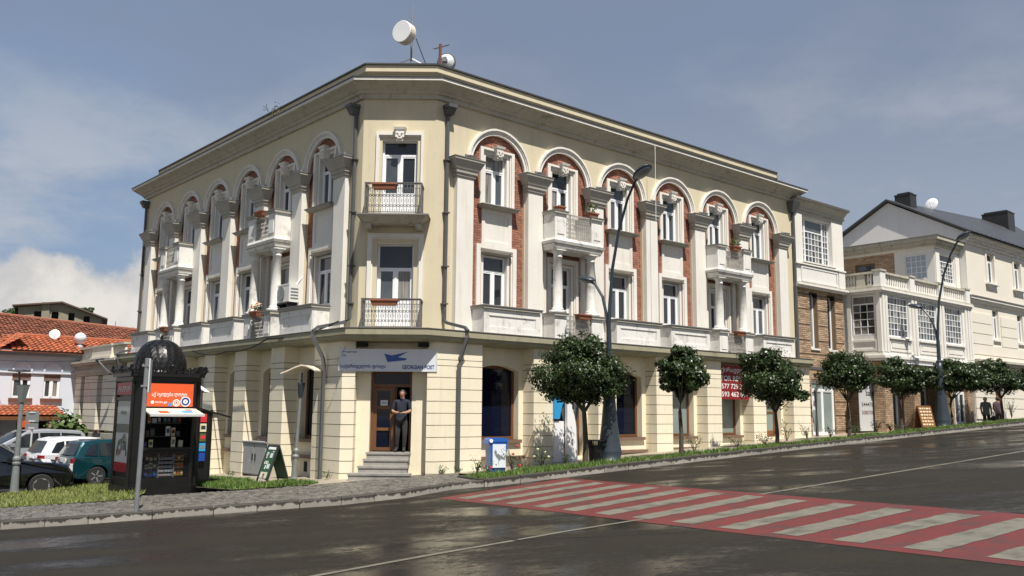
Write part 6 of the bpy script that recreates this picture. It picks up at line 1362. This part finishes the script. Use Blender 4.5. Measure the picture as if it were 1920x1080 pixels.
def tree(x, y, zb, z0, z1, w, label, n, lobes=None, m='leaf', tr=.075, L=.105, name='street_tree', cat='tree', group='clipped round trees along the kerb', dx=0, seed=1):
    M = T((x, y, zb)); t = thing(name, label, cat, M, group); r = w/2; h = (z1-z0)/2; zc = (z0+z1)/2-zb
    if lobes is None: lobes = [(0, 0, 0, .78, 1), (.38, .1, -.15, .55, .9), (-.40, -.1, -.12, .55, .9), (.1, -.35, -.1, .55, .9), (-.1, .35, -.1, .5, .9), (-.05, 0, .40, .5, .9), (.28, .2, .28, .42, .9), (-.3, .1, .3, .42, .9)]
    r *= 1.06; jr = random.Random(seed+5); lobes = [(a+jr.gauss(0, .045), b+jr.gauss(0, .045), c+jr.gauss(0, .04), q*jr.uniform(.94, 1.12), s_) for a, b, c, q, s_ in lobes]; lb_ = [(a*r+dx, b*r, c*h+zc, q*r, h/r*s_) for a, b, c, q, s_ in lobes]
    V, k = leaves((0, 0, 0), lb_, n, L, L*.52, seed); me = leafmesh('crown', V, k); me.materials.append(MATS[m]); O('crown', me, par=t, M=M)
    q = MB(); zt = z0-zb; q.tube([(0, 0, -.1), (.02, .01, zt*.4), (-.01, .02, zt*.8), (dx*.3, 0, zt+.1)], [tr*1.25, tr*1.0, tr*.85, tr*.8], 8)
    rr = random.Random(seed)
    for i in range(7):
        a = 6.28*i/7+rr.random(); q.tube([(dx*.2, 0, zt-.05), (dx*.6+r*.25*math.cos(a), r*.25*math.sin(a), zt+h*.4), (dx+r*.6*math.cos(a), r*.6*math.sin(a), zt+h*(.6+.6*rr.random()))], [tr*.5, tr*.32, tr*.12], 5)
    O('trunk', q, 'bark', t, M); return t
TL = ['largest round tree in front of the cash machine door', 'narrow round tree in front of the fourth shop window', 'round tree hiding the last shop window of the corner building', 'round tree in front of the narrow tan brick house', 'round tree covering the left half of the oriel house shops', 'wide flat tree just right of the far street lamp', 'round tree above the two pedestrians', 'last tree cut off by the right edge']
l1 = [(0, 0, -.05, .66, 1), (.48, 0, -.22, .52, .85), (-.50, 0, -.25, .50, .8), (0, -.4, -.25, .55, .85), (0, .4, -.2, .5, .85), (-.18, 0, .32, .46, .9), (.12, 0, .48, .44, .85), (.35, .1, .18, .45, .9), (-.02, 0, .78, .26, .7), (.2, -.2, -.5, .42, .7), (-.25, -.1, -.55, .38, .7)]
l4 = [(0, 0, .05, .72, 1), (.35, .1, .25, .5, .9), (-.42, -.1, .1, .5, .9), (.30, -.25, -.30, .48, .9), (-.45, .1, -.42, .42, .8), (.05, 0, -.62, .42, .7), (-.1, 0, .58, .42, .8), (.55, 0, -.1, .35, .8)]
l2 = [(0, 0, -.05, .80, 1), (.5, .1, -.05, .48, .9), (-.48, -.1, -.2, .5, .85), (.15, .3, .3, .42, .9), (-.3, .1, .35, .45, .85), (.1, -.35, -.3, .5, .8), (.55, -.2, -.45, .35, .7), (-.1, 0, .62, .3, .7)]
l3 = [(0, 0, -.05, .74, .95), (.55, 0, .1, .45, .9), (-.55, .1, -.1, .48, .8), (.3, -.2, -.4, .42, .7), (-.35, -.2, -.45, .40, .7), (.25, .1, .45, .38, .8), (-.2, .1, .50, .36, .8), (.75, .1, -.2, .3, .7), (-.78, 0, .1, .28, .7)]
TD = [(2.12, 25.42, 1.88, 4.32, 3.10, 26000, l1, -.12), (5.23, 27.43, 2.20, 4.08, 1.66, 15000, l4, .06), (9.21, 30.85, 1.90, 4.25, 2.4, 21000, l2, -.1), (12.85, 33.84, 2.35, 4.53, 2.32, 16000, None, 0), (16.05, 36.59, 2.50, 4.32, 2.15, 13000, l2, 0), (19.69, 39.71, 2.55, 4.60, 2.95, 18000, l3, .25), (24.02, 43.42, 2.70, 4.74, 2.6, 14000, l2, 0), (27.2, 46.15, 2.75, 4.46, 2.5, 12000, l3, .1)]
for i, (x, y, z0, z1, w, n, lo, dx) in enumerate(TD): tree(x, y, G(x, y), z0, z1, w, TL[i], n, lo, dx=dx, seed=10+i, tr=.08 if i == 0 else .065, L=.105 if i < 4 else .115)
far = [(0, 0, 0, .7, 1), (.45, 0, -.1, .5, .8), (-.45, 0, -.2, .5, .8), (.1, 0, .4, .45, .8), (-.25, 0, .25, .4, .8), (.6, 0, .1, .3, .7)]
tree(-49.0, 86.5, 4, 8.6, 12.0, 4.4, 'dark green bushy tree at the left beside the hill house', 4000, far, 'leaf_far', .2, .26, 'hill_tree', 'tree', 'trees on the hill', 0, 41)
tree(-46.6, 96, 6, 10.6, 13.2, 2.5, 'dark pine-like tree rising behind the hill house chimney', 2500, [(0, 0, -.2, .6, .6), (.55, 0, -.25, .45, .5), (-.5, 0, -.3, .45, .5), (.15, 0, .35, .4, .6), (-.15, 0, .45, .3, .6)], 'leaf_far', .18, .24, 'hill_tree', 'tree', 'trees on the hill', 0, 42)
tree(-19.6, 38.6, -1.3, -.6, 1.9, 1.9, 'big leafed green shrub between the porch and the annex', 700, far, 'leaf_rose', .05, .34, 'shrub', 'shrub', None, .3, 43)
def bush(x, y, label, r, h, n, fl=None, name='rose_bush', M0=None, mt='leaf_rose', z=None, L=.07):
    M = T((x, y, (G(x, y)+.03) if z is None else z)); t = thing(name, label, 'plant', M, 'low plants along the building and kerb'); q = MB(); tips = []
    for i in range(max(4, int(n/14))):
        a = random.uniform(0, 6.28); rr = r*random.uniform(.2, 1); hh = h*random.uniform(.5, 1.05); p = (rr*math.cos(a), rr*math.sin(a), hh); tips.append(p); q.tube([(0, 0, 0), (p[0]*.4, p[1]*.4, hh*.6), p], [.010, .008, .005], 4)
    O('stems', q, 'bark', t, M, kind='stuff'); V = []
    q = MB()
    for i in range(n):
        p = Vector(random.choice(tips))*random.uniform(.4, 1.05)+Vector((random.gauss(0, .05), random.gauss(0, .05), random.gauss(0, .04))); p.z = max(.02, p.z); d = Vector((random.gauss(0, 1), random.gauss(0, 1), random.gauss(0, .7))).normalized()*L*.5; e = d.cross(Vector((random.random()-.5, random.random()-.5, 1))).normalized()*L*.27
        q.quad(tuple(p-d), tuple(p+e), tuple(p+d), tuple(p-e))
    O('foliage', q, mt, t, M, kind='stuff')
    for (fx, fz, mm) in (fl or []):
        q = MB(); q.lathe([(0, -.025), (.03, -.01), (.038, .015), (.028, .035), (.01, .04), (0, .03)], (0, 0, 0), 8); O('flower', q, mm, t, M @ T((fx, -.05, fz)))
    return t
bush(-.86, 23.25, 'small leggy rose bush left of the blue bin', .22, .52, 70)
bush(.05, 23.85, 'rose bush with two red blooms right of the blue bin', .35, .62, 110, [(.12, .66, 'petal_red'), (.20, .15, 'petal_red'), (.02, .45, 'petal_red')])
bush(-.62, 23.0, 'low rose with a red bloom in front of the blue bin', .22, .42, 50, [(.12, .18, 'petal_red')])
bush(.85, 24.75, 'rose bush with cream blooms before the second pier', .36, .55, 130, [(-.1, .5, 'petal_cream'), (.1, .42, 'petal_cream'), (.2, .3, 'petal_cream'), (-.2, .3, 'petal_cream')])
bush(1.5, 25.3, 'low green rose near the cash machine', .34, .35, 90); bush(2.6, 26.3, 'small plant by the litter basket', .25, .3, 60)
for i, (s, o, hh, lab) in enumerate(((8.6, 2.6, .6, 'sparse rose bush below the third shop window'), (11.2, 2.4, .42, 'small rose under the window behind the second street tree'), (13.0, 2.3, .4, 'short rose below the red banner'), (14.6, 2.2, .75, 'taller rose right of the red banner window'), (16.0, 2.2, .6, 'dry rose in front of the sixth pier'), (17.5, 2.3, .45, 'low plant near the third street tree trunk'), (19.6, 2.2, .45, 'bushy plant at the foot of the last downpipe'), (21.2, 2.3, .5, 'green bush at the brick house door'), (22.6, 2.2, .4, 'green bush right of the brick house door'), (25.5, 2.4, .4, 'low plant under the for sale banner'), (36.8, 1.9, 1.0, 'pale bush beside the wooden door at far right'))):
    x, y = rp(s, o); bush(x, y, lab, .38, hh, 120 if i < 8 else 150)
for i, (p, lab) in enumerate(((lp(.15, .72), 'weed tuft at the foot of the left downpipe'), (rp(-.1, .75), 'weed tuft at the corner of the entrance pier'), (rp(.55, .72), 'weed at the foot of the right downpipe'), (lp(5.9, .8), 'weed beside the electric cabinet'))): bush(p[0], p[1], lab, .16, .16, 40, None, 'weed')
x, y = lp(5.2, .35); bush(x, y, 'dry weeds growing on the roof edge of the left facade', .5, .55, 90, None, 'roof_weed', None, 'drygrass', 11.56)
# dishes on far roofs
def dish(p, d, r, label, off=(0, 0, -.5)):
    M = T(p); t = thing('satellite_dish', label, 'satellite dish', M); Md = M @ circle_frame((0, 0, 0), d); q = MB(); q.lathe([(0, 0), (r*.5, r*.05), (r, r*.2), (r*.98, r*.22), (0, .03)], n=20); O('dish', q, 'dishwhite', t, Md, smooth=True)
    q = MB(); q.tube([(0, 0, 0), off], .025, 5); O('mast', q, 'steel_grey', t, M); q = MB(); q.tube([tuple(Vector(d).normalized()*r*.9), tuple(Vector((0, 0, -r*.9)))], .012, 4); O('feed_arm', q, 'steel_grey', t, M)
dish(tuple(FB @ Vector((4.35, 1.25, 5.36))), (.35, -.9, .25), .25, 'white round satellite dish on the orange roof of the blue-white house')
dish(tuple(FR @ Vector((38.6, 2.4, 14.45))), (-.75, -.6, .25), .40, 'white satellite dish on the dark ridge between two black chimneys', (0, .2, -.7))
for i, (s_, lab) in enumerate(((-38.4, 'left thin rooftop aerial above the long orange roof'), (-36.7, 'right thin rooftop aerial above the long orange roof'))):
    Mx = T((s_+.0, 85, 7)); t = thing('aerial', lab, 'aerial', Mx); q = MB(); q.tube([(0, 0, 0), (0, 0, 2.6+(.0 if i else .5))], .035, 4); O('mast', q, 'lamp_grey', t, Mx); q = MB(); [q.box(-.12, .12, -.01, .01, 2.0+k*.18, 2.02+k*.18) for k in range(3)]; O('elements', q, 'lamp_grey', t, Mx, kind='stuff')
# ------------------------------------------------------------------ people
def skin_body(P, E, root):
    names = list(P); me = bpy.data.meshes.new('body'); me.from_pydata([P[k][0] for k in names], [(names.index(a), names.index(b)) for a, b in E], [])
    o = bpy.data.objects.new('body', me); COL.objects.link(o); md = o.modifiers.new('s', 'SKIN'); md.use_smooth_shade = True
    for i, k in enumerate(names):
        sv = me.skin_vertices[0].data[i]; r = P[k][1]; sv.radius = r if isinstance(r, tuple) else (r, r); sv.use_root = (k == root)
    sb = o.modifiers.new('u', 'SUBSURF'); sb.levels = 2; sb.render_levels = 2
    bpy.context.view_layer.update(); out = bpy.data.meshes.new_from_object(o.evaluated_get(bpy.context.evaluated_depsgraph_get())); bpy.data.objects.remove(o); return out
def person(label, M, pose, mats, zone, hair, name='person'):
    P, E = {}, []
    def ch(*items):
        for a, b in zip(items, items[1:]): E.append((a, b))
    for k, v in pose.items(): P[k] = v
    ch('pelvis', 'spine', 'chest', 'neck', 'jaw', 'head', 'crown')
    for s in 'LR':
        ch('chest', 'sh'+s, 'el'+s, 'wr'+s, 'palm'+s); ch('pelvis', 'hip'+s, 'kn'+s, 'an'+s, 'toe'+s)
        if ('palm'+s) in P:
            w, q = Vector(P['wr'+s][0]), Vector(P['palm'+s][0]); d = (q-w).normalized(); side = d.cross(Vector((0, 0, 1))).normalized()
            if side.length < .1: side = Vector((1, 0, 0))
            for i, (o_, ln) in enumerate(((-.032, .062), (-.011, .075), (.011, .07), (.032, .055))):
                a = q+d*.02+side*o_; b = a+d*ln*.6+Vector((0, -.005, -.006)); c2 = b+d*ln*.35+Vector((0, 0, -.022)); n0 = 'f%d%s' % (i, s)
                P[n0+'a'] = (tuple(a), .010); P[n0+'b'] = (tuple(b), .009); P[n0+'c'] = (tuple(c2), .007); ch('palm'+s, n0+'a', n0+'b', n0+'c')
            a = w+d*.03+side*(.045 if s == 'L' else -.045); b = a+d*.045; P['t'+s+'a'] = (tuple(a), .012); P['t'+s+'b'] = (tuple(b), .009); ch('wr'+s, 't'+s+'a', 't'+s+'b')
    me = skin_body(P, E, 'pelvis'); t = thing(name, label, 'person', M)
    for x in mats: me.materials.append(MATS[x])
    for p in me.polygons: p.material_index = zone(p.center)
    O('body', me, par=t, M=M); hd = Vector(P['head'][0])
    q = MB(); q.lathe([(0, .118), (.06, .104), (.095, .055), (.104, .0), (.098, -.06)], tuple(hd+Vector((0, .034, .0))), 14); O('hair', q, hair, t, M, smooth=True)
    for s in (-1, 1):
        q = MB(); q.lathe([(0, -.009), (.011, 0), (0, .009)], tuple(hd+Vector((s*.034, -.090, .0))), 6); O('eye', q, 'cloth_dark', t, M); q = MB(); q.lathe([(0, -.025), (.012, 0), (0, .025)], tuple(hd+Vector((s*.094, .01, -.01))), 6); O('ear', q, 'skin', t, M)
    q = MB(); q.add([(hd.x-.014, hd.y-.095, hd.z-.03), (hd.x+.014, hd.y-.095, hd.z-.03), (hd.x, hd.y-.128, hd.z-.035), (hd.x, hd.y-.095, hd.z+.015)], [(0, 1, 2), (1, 3, 2), (3, 0, 2)]); O('nose', q, 'skin', t, M)
    O('mouth', MB().box(hd.x-.022, hd.x+.022, hd.y-.103, hd.y-.09, hd.z-.064, hd.z-.056), 'tail', t, M); return t
man = dict(pelvis=((.0, .0, .92), .135), spine=((.0, .02, 1.10), (.135, .115)), chest=((.01, .03, 1.32), (.15, .115)), neck=((.02, .0, 1.485), .056), jaw=((.02, -.03, 1.545), .075), head=((.02, -.035, 1.625), .094), crown=((.02, -.02, 1.70), .066),
    shL=((-.19, .03, 1.40), .070), elL=((-.25, -.01, 1.12), .050), wrL=((-.11, -.20, 1.08), .034), palmL=((-.045, -.235, 1.09), .036), shR=((.20, .03, 1.40), .070), elR=((.25, -.01, 1.13), .050), wrR=((.13, -.20, 1.08), .034), palmR=((.07, -.24, 1.085), .036),
    hipL=((-.09, .0, .86), .105), knL=((-.09, -.05, .48), .073), anL=((-.11, .02, .09), .05), toeL=((-.14, -.17, .035), .045), hipR=((.09, .0, .86), .105), knR=((.11, -.04, .48), .073), anR=((.09, .0, .09), .05), toeR=((.11, -.19, .035), .045))
Mm = FC @ T((.30, -.32, .70))
def zone_man(c):
    if c.z < .10: return 2
    if c.z < .93: return 1
    if c.z > 1.475: return 3
    if c.y < -.155 and c.z < 1.14: return 3
    if abs(c.x) > .155 and c.z < 1.20 and c.y < -.05: return 3
    return 0
p = person('bald man in a navy shirt looking at his hands in the post office doorway', Mm, man, ['cloth_navy', 'cloth_dark', 'black', 'skin'], zone_man, 'hair_dark')
ph_ = tag(O('phone', MB().box(-.03, .05, -.30, -.29, 1.08, 1.18), 'black', M=Mm), 'small dark phone held by the man in the doorway', 'phone')
def walker(dx): 
    q = {k: v for k, v in man.items()}
    q.update(elL=((-.24, .02, 1.13), .052), wrL=((-.22, -.10, .92), .036), palmL=((-.21, -.15, .84), .034), elR=((.24, .05, 1.13), .052), wrR=((.22, -.06, .93), .036), palmR=((.21, -.1, .85), .034), knL=((-.10, -.12, .48), .08), anL=((-.10, -.02, .09), .055), knR=((.10, -.03, .48), .08), anR=((.10, .16, .12), .055), toeR=((.10, .04, .04), .045), toeL=((-.10, -.2, .035), .045), pelvis=((0, 0, .92), .165), spine=((0, .0, 1.1), (.165, .14)), chest=((0, .0, 1.32), (.165, .13)))
    return q
def zone_w(c): return 2 if c.z < .10 else 1 if c.z < .80 else 3 if c.z > 1.475 or (c.z < .90 and abs(c.x) > .17 and c.y < -.03) else 0
def foot(s, o): x, y = rp(s, o); tt = max(0, min(1, (s-22)/9)); return T((x, y, G(x, y)-.42*tt*tt*(3-2*tt)+.004))
hd = math.atan2(dR.y, dR.x)+math.pi/2
Ma = foot(32.5, 2.3) @ RZ(hd+.2) @ Matrix.Scale(.95, 4); person('white haired woman in a grey jacket carrying a black bag up the street', Ma, walker(0), ['cloth_grey', 'cloth_dark', 'black', 'skin'], zone_w, 'hair_white')
q = MB(); q.lathe([(.0, -.16), (.13, -.13), (.16, 0), (.10, .12), (0, .13)], n=12); q.tube([(-.06, 0, .1), (0, 0, .3), (.06, 0, .1)], .012, 4); tag(O('handbag', q, 'black', M=Ma @ T((-.32, -.1, .62))), 'black handbag hanging from the hand of the white haired woman', 'bag')
Mb = foot(34.3, 2.2) @ RZ(hd-.1) @ Matrix.Scale(.93, 4); person('dark haired woman in a purple patterned top walking beside the white haired woman', Mb, walker(0), ['cloth_purple', 'cloth_dark', 'black', 'skin'], zone_w, 'hair_dark')
q = MB(); q.box(-.11, .11, -.05, .05, 0, .24); q.tube([(-.08, 0, .24), (0, 0, .42), (.08, 0, .24)], .01, 4); tag(O('handbag', q, 'dishwhite', M=Mb @ T((-.30, -.08, .60))), 'pale handbag of the woman in the purple top', 'bag')
